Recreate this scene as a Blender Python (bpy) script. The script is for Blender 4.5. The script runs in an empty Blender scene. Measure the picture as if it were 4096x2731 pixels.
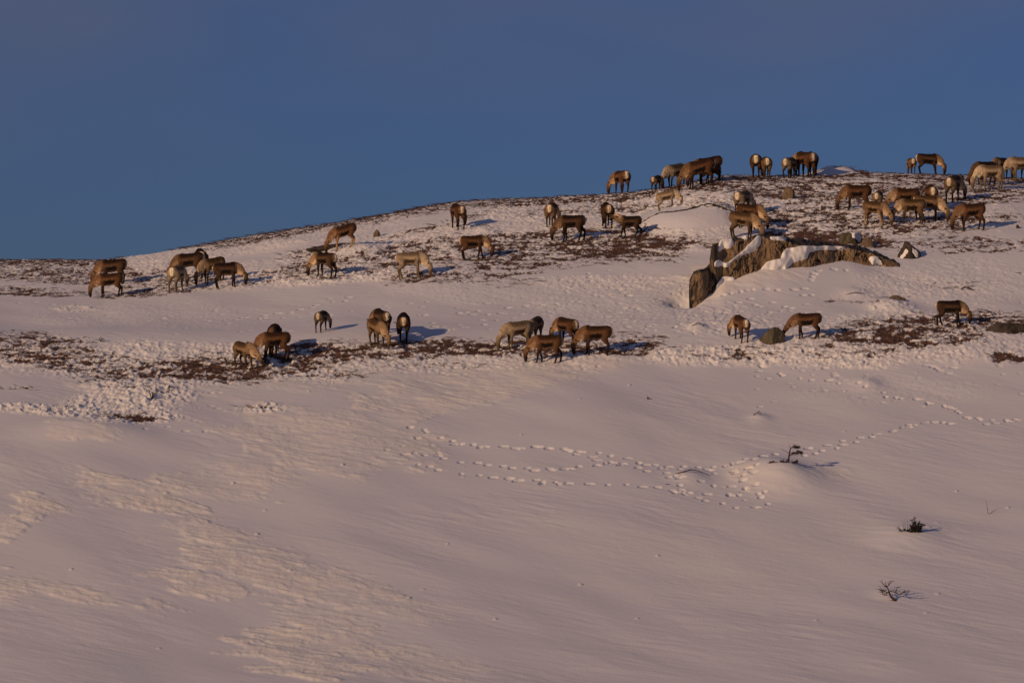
import bpy, math, random
import numpy as np
from mathutils import Vector

# ------------------------------------------------------------------ camera, sky, sun, exposure
scene = bpy.context.scene
COL = scene.collection
PITCH = 0.044
LENS = 135.0
F = 4096 * LENS / 36.0            # focal length in photo pixels
SUN_AZ = math.radians(40)         # the light travels to the right and away from the viewer
SUN_EL = math.radians(13)

cam_data = bpy.data.cameras.new('camera')
cam_data.lens = LENS
cam_data.sensor_width = 36.0
cam_data.clip_start = 0.5
cam_data.clip_end = 3000
cam = bpy.data.objects.new('camera', cam_data)
COL.objects.link(cam)
cam.rotation_euler = (math.radians(90) + PITCH, 0, 0)
scene.camera = cam

world = bpy.data.worlds.new('World')
scene.world = world
world.use_nodes = True
wn = world.node_tree
wn.nodes.clear()
w_out = wn.nodes.new('ShaderNodeOutputWorld')
w_bg = wn.nodes.new('ShaderNodeBackground')
w_sky = wn.nodes.new('ShaderNodeTexSky')
w_sky.sky_type = 'NISHITA'
w_sky.sun_disc = False
w_sky.sun_elevation = SUN_EL
w_sky.sun_rotation = math.pi + SUN_AZ
w_sky.altitude = 600
w_sky.air_density = 1.3
w_sky.dust_density = 0.35
w_sky.ozone_density = 3.0
w_mix = wn.nodes.new('ShaderNodeMix'); w_mix.data_type = 'RGBA'; w_mix.blend_type = 'MULTIPLY'
w_mix.inputs[0].default_value = 1.0
w_mix.inputs[7].default_value = (0.26, 0.385, 0.87, 1)      # deep twilight-blue air
# thin veil of high haze in the sky
w_tc = wn.nodes.new('ShaderNodeTexCoord')
w_map = wn.nodes.new('ShaderNodeMapping'); w_map.inputs['Scale'].default_value = (5, 5, 16)
w_noise = wn.nodes.new('ShaderNodeTexNoise'); w_noise.inputs['Scale'].default_value = 1.0; w_noise.inputs['Detail'].default_value = 3
w_ramp = wn.nodes.new('ShaderNodeMapRange')
w_ramp.inputs[1].default_value = 0.42; w_ramp.inputs[2].default_value = 0.72
w_ramp.inputs[3].default_value = 0.15; w_ramp.inputs[4].default_value = 0.85
w_mix2 = wn.nodes.new('ShaderNodeMix'); w_mix2.data_type = 'RGBA'
w_mix2.inputs[7].default_value = (2.2, 2.28, 3.2, 1)
w_sep = wn.nodes.new('ShaderNodeSeparateXYZ')
w_el = wn.nodes.new('ShaderNodeMapRange'); w_el.interpolation_type = 'SMOOTHSTEP'
w_el.inputs[1].default_value = 0.075; w_el.inputs[2].default_value = 0.16; w_el.inputs[3].default_value = 0.15
w_mul = wn.nodes.new('ShaderNodeMath'); w_mul.operation = 'MULTIPLY'
wn.links.new(w_sky.outputs[0], w_mix.inputs[6])
wn.links.new(w_tc.outputs['Generated'], w_map.inputs[0])
wn.links.new(w_map.outputs[0], w_noise.inputs[0])
wn.links.new(w_noise.outputs[0], w_ramp.inputs[0])
wn.links.new(w_tc.outputs['Generated'], w_sep.inputs[0]); wn.links.new(w_sep.outputs[2], w_el.inputs[0])
w_lr = wn.nodes.new('ShaderNodeMapRange'); w_lr.inputs[1].default_value = -0.14; w_lr.inputs[2].default_value = 0.10; w_lr.inputs[3].default_value = 0.30; w_lr.inputs[4].default_value = 0.0
w_add = wn.nodes.new('ShaderNodeMath'); w_add.operation = 'ADD'
wn.links.new(w_sep.outputs[0], w_lr.inputs[0]); wn.links.new(w_lr.outputs[0], w_add.inputs[0]); wn.links.new(w_ramp.outputs[0], w_add.inputs[1])
wn.links.new(w_add.outputs[0], w_mul.inputs[0]); wn.links.new(w_el.outputs[0], w_mul.inputs[1]); wn.links.new(w_mul.outputs[0], w_mix2.inputs[0])
wn.links.new(w_mix.outputs[2], w_mix2.inputs[6])
wn.links.new(w_mix2.outputs[2], w_bg.inputs[0])
wn.links.new(w_bg.outputs[0], w_out.inputs[0])
w_bg.inputs[1].default_value = 0.048

sun_d = bpy.data.lights.new('sun', 'SUN')
sun_d.energy = 2.68
sun_d.angle = math.radians(0.6)
sun_d.color = (1.0, 0.645, 0.385)
sun = bpy.data.objects.new('sun', sun_d)
COL.objects.link(sun)
LDIR = Vector((math.sin(SUN_AZ) * math.cos(SUN_EL), math.cos(SUN_AZ) * math.cos(SUN_EL), -math.sin(SUN_EL)))
sun.rotation_euler = LDIR.to_track_quat('-Z', 'Y').to_euler()

scene.view_settings.view_transform = 'Standard'
scene.view_settings.look = 'None'
scene.view_settings.exposure = 0.0
scene.view_settings.gamma = 1.0

# ------------------------------------------------------------------ helpers
def tag(o, label=None, cat=None, group=None, kind=None):
    if label: o['label'] = label
    if cat: o['category'] = cat
    if group: o['group'] = group
    if kind: o['kind'] = kind
    return o

def mesh_obj(name, verts, faces, mat=None, parent=None, smooth=True):
    me = bpy.data.meshes.new(name)
    verts = np.asarray(verts, dtype=np.float32)
    if isinstance(faces, np.ndarray):
        nf, k = faces.shape
        me.vertices.add(len(verts)); me.vertices.foreach_set('co', verts.ravel())
        me.loops.add(nf * k); me.loops.foreach_set('vertex_index', faces.ravel().astype(np.int32))
        me.polygons.add(nf)
        me.polygons.foreach_set('loop_start', (np.arange(nf) * k).astype(np.int32))
        me.update(calc_edges=True)
    else:
        me.from_pydata([tuple(map(float, v)) for v in verts], [], faces)
        me.update()
    me.validate()
    if smooth:
        me.polygons.foreach_set('use_smooth', np.ones(len(me.polygons), dtype=bool))
    if mat: me.materials.append(mat)
    o = bpy.data.objects.new(name, me)
    COL.objects.link(o)
    if parent: o.parent = parent
    return o

def set_attr(me, name, arr):
    a = me.attributes.new(name, 'FLOAT', 'POINT')
    a.data.foreach_set('value', np.ascontiguousarray(arr, dtype=np.float32))

def set_col(me, name, arr):
    a = me.attributes.new(name, 'FLOAT_COLOR', 'POINT')
    c = np.ones((len(arr), 4), dtype=np.float32); c[:, :3] = arr
    a.data.foreach_set('color', c.ravel())

def hash2(ix, iy, seed):
    n = (ix.astype(np.int64) * 374761393 + iy.astype(np.int64) * 668265263 + seed * 974634777) & 0xffffffff
    n = ((n ^ (n >> 13)) * 1274126177) & 0xffffffff
    n = n ^ (n >> 16)
    return (n & 0xffffff) / float(0x1000000)

def pnoise(x, y, seed=0):
    """gradient noise, about -1..1"""
    x0 = np.floor(x); y0 = np.floor(y)
    fx = x - x0; fy = y - y0
    ix = x0.astype(np.int64); iy = y0.astype(np.int64)
    u = fx * fx * fx * (fx * (fx * 6 - 15) + 10)
    v = fy * fy * fy * (fy * (fy * 6 - 15) + 10)
    def g(i, j, dx, dy):
        a = hash2(i, j, seed) * 2 * np.pi
        return np.cos(a) * dx + np.sin(a) * dy
    n00 = g(ix, iy, fx, fy); n10 = g(ix + 1, iy, fx - 1, fy)
    n01 = g(ix, iy + 1, fx, fy - 1); n11 = g(ix + 1, iy + 1, fx - 1, fy - 1)
    a = n00 + u * (n10 - n00); b = n01 + u * (n11 - n01)
    return (a + v * (b - a)) * 1.5

def fbm(x, y, seed=0, octv=4, gain=0.5):
    s = 0; a = 1.0; t = 0
    for i in range(octv):
        s = s + a * pnoise(x * 2 ** i + 17.3 * i, y * 2 ** i - 9.1 * i, seed + i)
        t += a; a *= gain
    return s / t

def sstep(a, b, x):
    t = np.clip((x - a) / (b - a), 0, 1)
    return t * t * (3 - 2 * t)

# ------------------------------------------------------------------ terrain profile
SKY = np.array([(-2500, 1110), (-600, 1050), (0, 1043), (300, 1042), (420, 1042), (540, 1022), (700, 995), (850, 972), (1000, 950), (1200, 914),
                (1400, 882), (1550, 857), (1700, 828), (1830, 806), (1950, 800), (2150, 797), (2400, 787), (2550, 774),
                (2700, 748), (2800, 727), (2900, 705), (3050, 708), (3200, 706), (3400, 697), (3600, 698), (3800, 702),
                (4096, 712), (4700, 735), (6500, 800)], dtype=float)
Y0, Y1, Y2 = 90.0, 130.0, 168.0

def hermite(t, p0, p1, m0, m1, d):
    t2 = t * t; t3 = t2 * t
    return (2 * t3 - 3 * t2 + 1) * p0 + (t3 - 2 * t2 + t) * m0 * d + (-2 * t3 + 3 * t2) * p1 + (t3 - t2) * m1 * d

def ground_v(u, y):
    """photo row at which the smooth slope shows at distance y, column u (y between Y0 and Y2)"""
    vs = np.interp(u, SKY[:, 0], SKY[:, 1])
    m = -np.interp(u, [0, 1500, 3000, 4096], [15, 20, 26, 26])
    lo = hermite((y - Y0) / (Y1 - Y0), 2760, 1430, -36, m, Y1 - Y0)
    hi = hermite((y - Y1) / (Y2 - Y1), 1430, vs, m, 0, Y2 - Y1)
    # the slope rounds over under the lower heath band and lies flatter above it
    swell = 0.34 * np.exp(-((y - 133.0) / 3.8) ** 2) * F / np.maximum(y, 1)
    return np.where(y < Y1, lo, hi) - swell

def row_h(u, y, v):
    yc = (1365.5 - v) / F
    t = y / (math.cos(PITCH) - yc * math.sin(PITCH))
    return t * (math.sin(PITCH) + yc * math.cos(PITCH)), t

def base_h(x, y):
    x = np.asarray(x, float); y = np.asarray(y, float)
    x, y = np.broadcast_arrays(x, y)
    yy = np.clip(y, Y0, Y2)
    u = 2048 + F * x / yy
    v = ground_v(u, yy)
    h, t = row_h(u, yy, v)
    u = 2048 + F * x / t
    v = ground_v(u, yy)
    h, t = row_h(u, yy, v)
    # beyond the crest
    d = np.maximum(y - Y2, 0)
    sl = h / Y2
    lim = (sl + 0.22) / (2 * 0.005)
    dd = np.minimum(d, lim)
    h = h + sl * dd - 0.005 * dd * dd + (d - dd) * (-0.22)
    h = np.where(y > Y2, np.maximum(h, -25 - 0.0 * d), h)
    # in front of the frame: the slope flattens into a hollow and rises to the viewer's bank
    e = np.clip(Y0 - y, 0, 35)
    h = h - 0.166 * (e - e * e / 70.0)
    near = 1 - sstep(8, 55, y)
    h = np.where(y < 55, h * (1 - near) + (-1.7) * near, h)
    return h

def world_at(u, v):
    """ground point (x, y) shown at photo pixel (u, v) on the smooth slope"""
    lo, hi = Y0, Y2
    for _ in range(40):
        mid = (lo + hi) / 2
        if float(ground_v(np.float64(u), np.float64(mid))) > v: lo = mid
        else: hi = mid
    y = (lo + hi) / 2
    yc = (1365.5 - v) / F
    t = y / (math.cos(PITCH) - yc * math.sin(PITCH))
    return (u - 2048) / F * t, y

def project(x, y, z):
    d = y * math.cos(PITCH) + z * math.sin(PITCH)
    w = -y * math.sin(PITCH) + z * math.cos(PITCH)
    return 2048 + F * x / d, 1365.5 - F * w / d

def ray_z(v, y):
    """height at which row v passes at distance y"""
    yc = (1365.5 - v) / F
    return y / (math.cos(PITCH) - yc * math.sin(PITCH)) * (math.sin(PITCH) + yc * math.cos(PITCH))

PXM = lambda y: F / y     # photo pixels per metre at distance y

# mounds: (u, v, rx m, ry m, height m, rotation)
MOUNDS = [(2752, 885, 1.75, 2.4, 0.50, 0), (3120, 1905, 1.15, 1.9, 0.42, 0.2), (3560, 1225, 0.8, 1.3, 0.26, 0),
          (2765, 1910, 0.6, 1.0, 0.14, 0), (3040, 1668, 0.4, 0.7, 0.10, 0), (3630, 2150, 1.0, 1.5, 0.16, 0),
          (1420, 1010, 1.3, 1.5, 0.35, -0.3), (1160, 985, 2.2, 1.5, 0.16, 0), (3620, 722, 1.5, 2, 0.1, 0), (3335, 690, 1.15, 1.7, 0.42, 0),
          (2790, 1312, 0.33, 0.5, 0.17, 0), (1940, 925, 0.5, 0.9, 0.14, 0), (3480, 1385, 2.6, 3.0, 0.14, 0), (350, 1725, 1.6, 1.5, 0.2, 0),
          (2300, 1640, 3.5, 4, 0.12, 0),  (3420, 1175, .6, .9, .12, 0),
          (3560, 2385, .45, .7, .07, 0), (560, 1560, 1.5, 1.5, .1, 0), (3900, 1420, 1.4, 1.8, .12, 0), (3470, 1540, .5, .9, .12, 0)]
MW = []
for (mu, mv, rx, ry, mh, rot) in MOUNDS:
    wx, wy = world_at(mu, mv)
    MW.append((wx, wy, rx, ry, mh, rot))
# drift edges: smooth fresh snow lying lower than the scoured crust above it
def seg_side(x, y, pts):
    """signed distance to a polyline drawn in photo pixels, measured on the ground; positive on the far side"""
    W = [world_at(*p) for p in pts]
    best = np.full(x.shape, 1e9); sgn = np.zeros(x.shape)
    for (ax, ay), (bx, by) in zip(W[:-1], W[1:]):
        dx, dy = bx - ax, by - ay
        L = dx * dx + dy * dy
        t = np.clip(((x - ax) * dx + (y - ay) * dy) / L, 0, 1)
        px = x - ax - t * dx; py = y - ay - t * dy
        d = np.hypot(px, py)
        s = np.sign(dx * (y - ay) - dy * (x - ax))
        m = d < best
        best = np.where(m, d, best); sgn = np.where(m, s, sgn)
    return best * sgn

PIT_SHADE = world_at(2735, 1200)

VT = [(2758, 1120), (2772, 1088), (2800, 1076), (2836, 1066), (2842, 1040), (2847, 984), (2865, 974), (2885, 964), (2943, 950), (3051, 940), (3139, 947), (3237, 957), (3359, 974), (3432, 983), (3506, 1006), (3594, 1034), (3604, 1052)]
VE = [(2758, 1124), (2772, 1092), (2800, 1080), (2836, 1070), (2842, 1044), (2847, 988), (2865, 978), (2885, 968), (2943, 954), (3051, 946), (3139, 960), (3178, 975), (3237, 982), (3383, 992), (3432, 999), (3506, 1019), (3579, 1048), (3604, 1056)]
VB = [(2758, 1206), (2811, 1196), (2860, 1166), (2890, 1125), (2938, 1118), (2992, 1098), (3051, 1078), (3144, 1080), (3237, 1070), (3335, 1051), (3383, 1048), (3457, 1056), (3555, 1060), (3604, 1062)]
def rock_foot(u):
    vb = float(np.interp(u, *zip(*VB)))
    ve = vb + max(0.0, 1178 - vb) * 0.62 * float(np.interp(u, [2811, 2850, 3100, 3380, 3604], [0, 1, .8, .35, .05]))
    return vb, world_at(u, ve)[1]
_dx = []; 
for _u in np.linspace(2800, 3620, 60):
    _vb, _yb = rock_foot(min(_u, 3604))
    _x = (_u - 2048) / F * _yb
    _z = ray_z(_vb, _yb); _g = float(base_h(np.float64(_x), np.float64(_yb)))
    _dx.append((_x, _yb, max(0, _z - _g)))
_dx = np.array(_dx)

def broad_h(x, y):
    """slope + broad swells and mounds (no fine relief)"""
    x = np.asarray(x, float); y = np.asarray(y, float)
    h = base_h(x, y)
    near = sstep(60, 90, y)
    h = h + near * (0.10 * pnoise(x * 0.16, y * 0.10, 3) + 0.035 * pnoise(x * 0.45 + y * 0.2, y * 0.3, 5))
    for (wx, wy, rx, ry, mh, rot) in MW:
        c, s = math.cos(rot), math.sin(rot)
        a = ((x - wx) * c + (y - wy) * s) / rx; b = (-(x - wx) * s + (y - wy) * c) / ry
        q = a * a + b * b
        h = h + mh * (np.exp(-q * 1.2) if mh < .49 else np.exp(-q * q))
    yb = np.interp(x, _dx[:, 0], _dx[:, 1]); amp = np.interp(x, _dx[:, 0], _dx[:, 2], left=0, right=0)
    amp = amp * sstep(_dx[0, 0], _dx[0, 0] + .4, x) * (1 - sstep(_dx[-1, 0] - 2.2, _dx[-1, 0], x))
    d = yb - y
    h = h + amp * np.where(d > 0, np.exp(-(d / 1.9) ** 2), 1 - sstep(1.0, 5.0, -d))
    # wind scoop at the foot of the outcrop
    a = (x - PIT_SHADE[0]) / 0.55; b = (y - PIT_SHADE[1]) / 0.9
    h = h - 0.42 * np.exp(-(a * a + b * b))
    return h

# region masks in photo pixels: (u, v, ru, rv, rotation deg, strength)
HEATH = [(300, 1100, 420, 45, 0, .75), (100, 1165, 330, 20, 2, .8), (700, 1130, 260, 40, -2, .65), (640, 1165, 260, 22, -6, .75),
         (1290, 1060, 480, 32, -12, .7), (1450, 1075, 260, 40, -6, .6), (1700, 1010, 420, 60, -8, .65), (2050, 1000, 500, 55, -3, .75), (2450, 985, 550, 55, -3, .9),
         (2350, 930, 500, 22, -4, .8), (1900, 1090, 420, 45, -4, .8), (2500, 1030, 300, 30, 0, .6),
         (1000, 940, 450, 22, -9.5, .8), (1450, 862, 450, 22, -9.5, .85), (2050, 812, 450, 20, -2, .75), (2450, 795, 260, 18, -4, .8),
         (2450, 840, 420, 22, -3, .6), (1750, 905, 300, 14, -14, .6), (2950, 745, 400, 26, 0, .85), (3550, 770, 800, 60, 0, .8), (3100, 850, 500, 60, 0, .5),
         (3500, 880, 600, 70, 0, .75), (3850, 980, 400, 40, 0, .65), (3300, 950, 380, 35, 3, .85), (3330, 658, 90, 7, 4, 1.0), (3440, 684, 60, 10, 12, .9), (3900, 780, 300, 50, 0, .6),
         (150, 1370, 280, 45, 2, .9), (300, 1440, 420, 55, 5, .8), (800, 1480, 380, 62, 0, .9), (1150, 1450, 330, 75, -8, .95), (1250, 1400, 300, 40, -4, .8),
         (1600, 1400, 500, 48, -3, 1.0), (2050, 1395, 450, 42, 0, 1.0), (2450, 1385, 260, 50, -2, .95), (2560, 1350, 160, 16, 0, .8), (1320, 1500, 160, 22, 0, .7),
         (500, 1525, 300, 30, 0, .6), (3700, 1320, 420, 78, -4, 1.0), (3480, 1345, 240, 55, 0, .9), (3350, 1400, 300, 40, 0, .6), (3900, 1260, 260, 28, 0, .85), (4050, 1305, 200, 36, 0, 1.0), (3100, 1400, 260, 25, 0, .5), (2950, 1420, 220, 25, 0, .6),
         (4030, 1430, 100, 26, 0, .95), (540, 1672, 115, 18, 2, .95), (1010, 1632, 80, 8, 0, .5), (200, 1640, 160, 10, 2, .25), (3800, 1140, 120, 22, 0, .5),
         (3430, 1205, 130, 8, 0, .8), (3580, 1190, 60, 10, 0, .7), (1240, 1010, 130, 22, -10, .5), (2000, 1130, 200, 25, -2, .4), (60, 1550, 140, 8, 0, .7), (1700, 1465, 320, 14, -1, .45), (2450, 1335, 120, 10, 0, .6), (650, 1560, 40, 20, 0, .5)]
CRUST = [(500, 1080, 700, 60, 0, .7), (1300, 1110, 420, 35, -3, 1.0), (1600, 1000, 600, 90, -8, .7), (2300, 830, 500, 60, -4, .8), (2700, 820, 400, 60, 0, 1.0), (3300, 830, 900, 130, 0, .7),
         (2300, 950, 700, 90, 0, .6), (2450, 1130, 350, 40, 0, .5), (600, 1450, 900, 90, 2, .8), (1700, 1420, 1000, 60, 0, .6), (560, 1560, 260, 60, 6, 1.0), (480, 1620, 220, 50, 4, 1.0), (180, 1640, 330, 24, 4, 1.0), (540, 1670, 220, 28, 0, .9),
         (1050, 1635, 110, 24, 0, 1.0), (2950, 1420, 480, 50, 0, 1.0), (3350, 1440, 360, 40, 2, 1.0), (3650, 1330, 500, 90, 0, .7), (3560, 1400, 300, 40, 0, .7), (3950, 1400, 250, 60, 0, .6), (1050, 970, 700, 45, -9, .5),
         (700, 1130, 500, 40, 0, .5), (3600, 1150, 500, 60, 0, .45), (1280, 1120, 240, 20, 0, .9), (3560, 1225, 110, 25, 0, .7), (300, 1235, 110, 14, 0, .7), (2740, 1170, 60, 45, 0, .6), (3450, 1400, 700, 60, 3, .6), (2450, 1220, 420, 110, 0, .26), (2000, 1160, 500, 60, 0, .2), (3850, 1130, 380, 110, 0, .3), (600, 1260, 600, 70, 0, .14), (2900, 1290, 300, 70, 0, .45), (3600, 1560, 420, 60, 0, .15), (1750, 1470, 450, 22, 0, .5)]
SCOUR = [(1350, 1480, 900, 90, -4, .5), (1900, 1530, 550, 70, -10, .8), (1300, 1750, 450, 120, 6, .7), (1250, 1800, 380, 100, 8, .6), (560, 1980, 280, 70, 10, 1.0), (900, 1930, 380, 90, -8, .6), (150, 2030, 120, 70, 0, .9), (30, 2110, 90, 50, 0, .7), (850, 2140, 220, 60, 10, .8), (1000, 2260, 380, 90, 12, .8),
         (800, 2330, 240, 60, 6, .9), (300, 2360, 330, 40, 10, .8), (50, 2350, 130, 60, 0, .7), (1250, 2330, 400, 100, 15, .7), (1250, 2600, 330, 110, 5, 1.0), (1300, 2480, 250, 60, 10, .6), (1600, 2640, 400, 80, 8, .5), (1650, 2440, 200, 50, 0, .4), (330, 1725, 180, 40, 5, .7),
         (3150, 1910, 240, 70, 0, .5), (3000, 1640, 500, 90, 0, .12), (3500, 2100, 500, 90, 0, .12), (2750, 1730, 500, 130, 0, .15), (2900, 2200, 700, 200, 0, .15), (2900, 1120, 180, 60, 0, .7), (3050, 1090, 160, 40, 0, .6)]

def region(u, v, regs, wob, wob2):
    m = np.zeros(u.shape)
    for (cu, cv, ru, rv, rot, st) in regs:
        r = math.radians(rot)
        c, s = math.cos(r), math.sin(r)
        du = (u - cu); dv = (v - cv)
        a = (du * c + dv * s) / ru; b = (-du * s + dv * c) / rv
        q = np.sqrt(a * a + b * b) + wob
        m = np.maximum(m, st * (1 - sstep(0.62, 1.12, q + 0.0 * wob2)))
    return m

# ------------------------------------------------------------------ footprints (photo pixels)
def zz(pts, ox, oy, k): return [(ox + a / k, oy + b / k) for a, b in pts]
k4 = 1.3835; k5 = 1.4252; k2 = 2.045
TRACKS = []
TRACKS += zz([(57, 285), (135, 300), (147, 312), (225, 345), (290, 360), (300, 377), (320, 376), (340, 375), (405, 380), (440, 397), (455, 393), (480, 394), (560, 396), (580, 398), (635, 408), (650, 412), (668, 410), (738, 402), (755, 402), (775, 404), (820, 412), (835, 414), (905, 416), (920, 422), (940, 428), (985, 432), (1005, 435), (975, 445), (1100, 440), (1165, 455), (1260, 467), (1322, 490), (1365, 500), (1410, 497), (1455, 517), (1487, 507), (1570, 503), (1650, 507), (1700, 518), (1720, 520), (1735, 505), (1805, 507), (1830, 503), (1850, 497), (1880, 495), (1910, 480), (1960, 493), (2000, 467), (2015, 460), (2075, 440)], 1600, 1500, k4)
TRACKS += zz([(30, 442), (80, 435), (135, 443), (220, 445), (240, 460), (335, 480), (430, 482), (485, 495), (570, 502), (620, 515), (705, 518), (745, 530), (828, 523), (845, 530), (910, 524), (935, 523), (990, 510), (1090, 505), (1145, 495), (1165, 488), (1185, 492), (1215, 504), (1235, 498), (97, 345)], 1600, 1500, k4)
TRACKS += zz([(100, 497), (165, 505), (210, 523), (340, 541), (438, 547), (515, 560), (605, 567), (640, 582), (665, 579), (755, 580), (790, 590), (785, 598), (860, 595), (878, 604), (925, 600), (945, 603), (1040, 605), (1060, 606), (1150, 611), (1253, 610), (1343, 623), (1425, 624), (1510, 640), (1530, 645), (1600, 648), (1650, 672), (1690, 690), (1785, 702), (1858, 728), (1970, 725), (2035, 705), (1065, 460), (1090, 478), (1318, 518), (1365, 535)], 1600, 1500, k4)
TRACKS += zz([(1475, 545), (1490, 570), (1505, 572), (1525, 566), (1540, 580), (1560, 578), (1548, 612), (1555, 635), (1570, 648), (1580, 657), (1605, 650), (1520, 650), (1550, 560), (1550, 522), (1665, 592), (1735, 607), (1740, 542), (1700, 652), (1835, 612), (1845, 540), (1855, 552), (1820, 650), (1830, 658), (1875, 655), (1900, 570), (1905, 590), (1910, 625), (1905, 640), (1925, 545), (1950, 550), (1960, 572), (1970, 617), (1985, 655), (1997, 670), (2017, 650), (1975, 540), (1940, 560), (1890, 590), (2255, 403), (2240, 443), (2300, 430)], 1600, 1500, k4)
TRACKS += zz([(20, 650), (70, 618), (82, 625), (145, 598), (322, 556), (340, 555), (370, 585), (440, 540), (410, 570), (495, 557), (527, 517), (530, 540), (605, 525), (630, 500), (695, 497), (712, 482), (730, 480), (805, 464), (820, 460), (865, 440), (878, 436), (905, 423), (905, 436), (940, 424), (990, 410), (1008, 407), (1050, 404), (1100, 405), (1140, 412), (1160, 412), (1235, 372), (1250, 378), (1300, 376), (1312, 384), (1345, 410), (1400, 402), (1380, 386), (1460, 384), (1475, 390), (1510, 380), (1530, 382), (310, 597)], 3000, 1400, k5)
TRACKS += zz([(50, 105), (170, 120), (185, 130), (285, 150), (350, 162), (450, 168), (505, 187), (620, 197), (658, 216), (760, 240), (775, 262), (830, 265), (860, 270), (945, 270), (960, 274), (1010, 290), (1025, 297), (1105, 308), (1125, 315), (1145, 322), (1165, 325), (1180, 340), (1195, 350), (430, 103), (485, 145), (690, 88)], 3000, 1400, k5)
TRACKS += zz([(780, 38), (840, 33), (960, 60), (1010, 98), (1045, 105), (1065, 115), (1085, 125), (1100, 38), (1130, 38), (1170, 35), (1210, 35), (960, 40), (1000, 44), (60, 75), (80, 82)], 3000, 1400, k5)
TRACKS += [(945, 1272), (965, 1263), (985, 1262), (1040, 1266), (1050, 1255), (1060, 1254), (1110, 1247), (1165, 1243), (1200, 1233), (1250, 1225), (1265, 1216), (1330, 1203), (1380, 1200), (1395, 1185), (1130, 1266), (1060, 1264), (1320, 1263), (1200, 1266), (1685, 1264), (1700, 1262)]
TRACKS += zz([(500, 600), (560, 590), (640, 580), (700, 572), (740, 570), (850, 562), (940, 565), (1060, 556), (1085, 558), (1160, 545), (1150, 585), (1220, 580), (1215, 495), (1225, 480), (1240, 463), (1290, 440), (1270, 445), (1400, 420), (1415, 420), (1500, 415), (900, 633), (520, 690), (530, 640), (760, 650), (800, 660), (860, 720), (720, 615), (620, 640), (640, 700), (880, 700), (1000, 660), (1050, 670)], 2650, 900, k2)
TRACKS += zz([(265, 395), (285, 397), (325, 388), (375, 402), (415, 376), (495, 398), (590, 390), (625, 392), (650, 345), (760, 395), (790, 330), (465, 468), (325, 497), (75, 500), (165, 525), (215, 517), (900, 128), (500, 145), (1385, 262), (1300, 148), (1290, 122), (1500, 160), (1570, 180), (1600, 260), (1440, 70), (1280, 95), (1550, 235), (1530, 210), (1960, 510), (60, 470), (920, 325), (560, 438)], 1700, 1050, 1.96)
rng = random.Random(11)
RAND_T = []
for _ in range(330):      # loose prints between the two bands where the herd has walked
    u = rng.uniform(2150, 2780); v = rng.uniform(1120, 1340)
    RAND_T.append((u, v))
for _ in range(120): RAND_T.append((rng.uniform(2700, 3350), rng.uniform(1210, 1330)))
for _ in range(70): RAND_T.append((rng.uniform(700, 2200), rng.uniform(1190, 1330)))
for _ in range(90): RAND_T.append((rng.uniform(3550, 4150), rng.uniform(1060, 1240)))
for _ in range(90): RAND_T.append((rng.uniform(3000, 4150), rng.uniform(1430, 1620)))
for _ in range(60): RAND_T.append((rng.uniform(0, 1200), rng.uniform(1200, 1350)))
for _ in range(70): RAND_T.append((rng.uniform(300, 900), rng.uniform(1560, 1720)))
for _ in range(16): RAND_T.append((rng.uniform(1450, 1800), rng.uniform(1700, 1860)))
for _ in range(9): RAND_T.append((rng.gauss(2950, 70), rng.gauss(1940, 40)))
for _ in range(50): RAND_T.append((rng.uniform(1300, 2400), rng.uniform(1455, 1500)))

# ------------------------------------------------------------------ terrain grid
NS, NY = 980, 1060
s_f = np.linspace(-1.08, 1.08, NS)
s_c = np.concatenate([1.08 + 0.02 * (1.17 ** np.arange(1, 42) - 1) / 0.17])
s = np.concatenate([-s_c[::-1], s_f, s_c])
y_f = np.linspace(88.5, 171, NY)
y_a = np.linspace(-60, 86, 50)
y_b = 171 + 0.1 * (1.13 ** np.arange(1, 56) - 1) / 0.13
yv = np.concatenate([y_a, y_f, y_b])
S, Yg = np.meshgrid(s, yv)
X = S * np.maximum(Yg, 60) * 2048 / F
H = broad_h(X, Yg)
fine = sstep(86, 89, Yg) * (1 - sstep(1.15, 1.5, np.abs(S)))
U, V = project(X, Yg, H)
wob = 0.20 * fbm(X * 0.5, Yg * 0.35, 41, 4) * 2
m_heath = region(U, V, HEATH, wob, 0) * (1 - 0.0 * fine)
wob2 = 0.22 * fbm(X * 0.4 + 31, Yg * 0.3, 57, 4) * 2
m_crust = region(U, V, CRUST, wob2, 0)
# scoured patches end raggedly along the wind direction
wa = (X * 0.62 + Yg * 0.78); wb = (X * 0.78 - Yg * 0.62)      # wa across the wind ridges, wb along them
m_scour = region(U, V, SCOUR, 0.75 * fbm(wa * 0.9, wb * 0.45, 71, 5, .62) * 1.6, 0)
edge = seg_side(X, Yg, [(1500, 1755), (1760, 1660), (2050, 1600), (2250, 1548), (2420, 1490), (2560, 1452)])
# scoured crust above the drift edge, smooth drift below
ed = sstep(-0.05, 0.12, edge) * (1 - sstep(3.5, 7.5, edge)) * sstep(1450, 1650, U) * (1 - sstep(2430, 2620, U))
m_scour = np.maximum(m_scour, 0.75 * ed * (V > 1400))
blob = (np.sqrt(((U - 760) / 225) ** 2 + ((V - 1790) / 72) ** 2) + 0.08 * fbm(X * .6, Yg * .4, 77, 3))
m_scour = m_scour * sstep(0.9, 1.0, blob)

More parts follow.
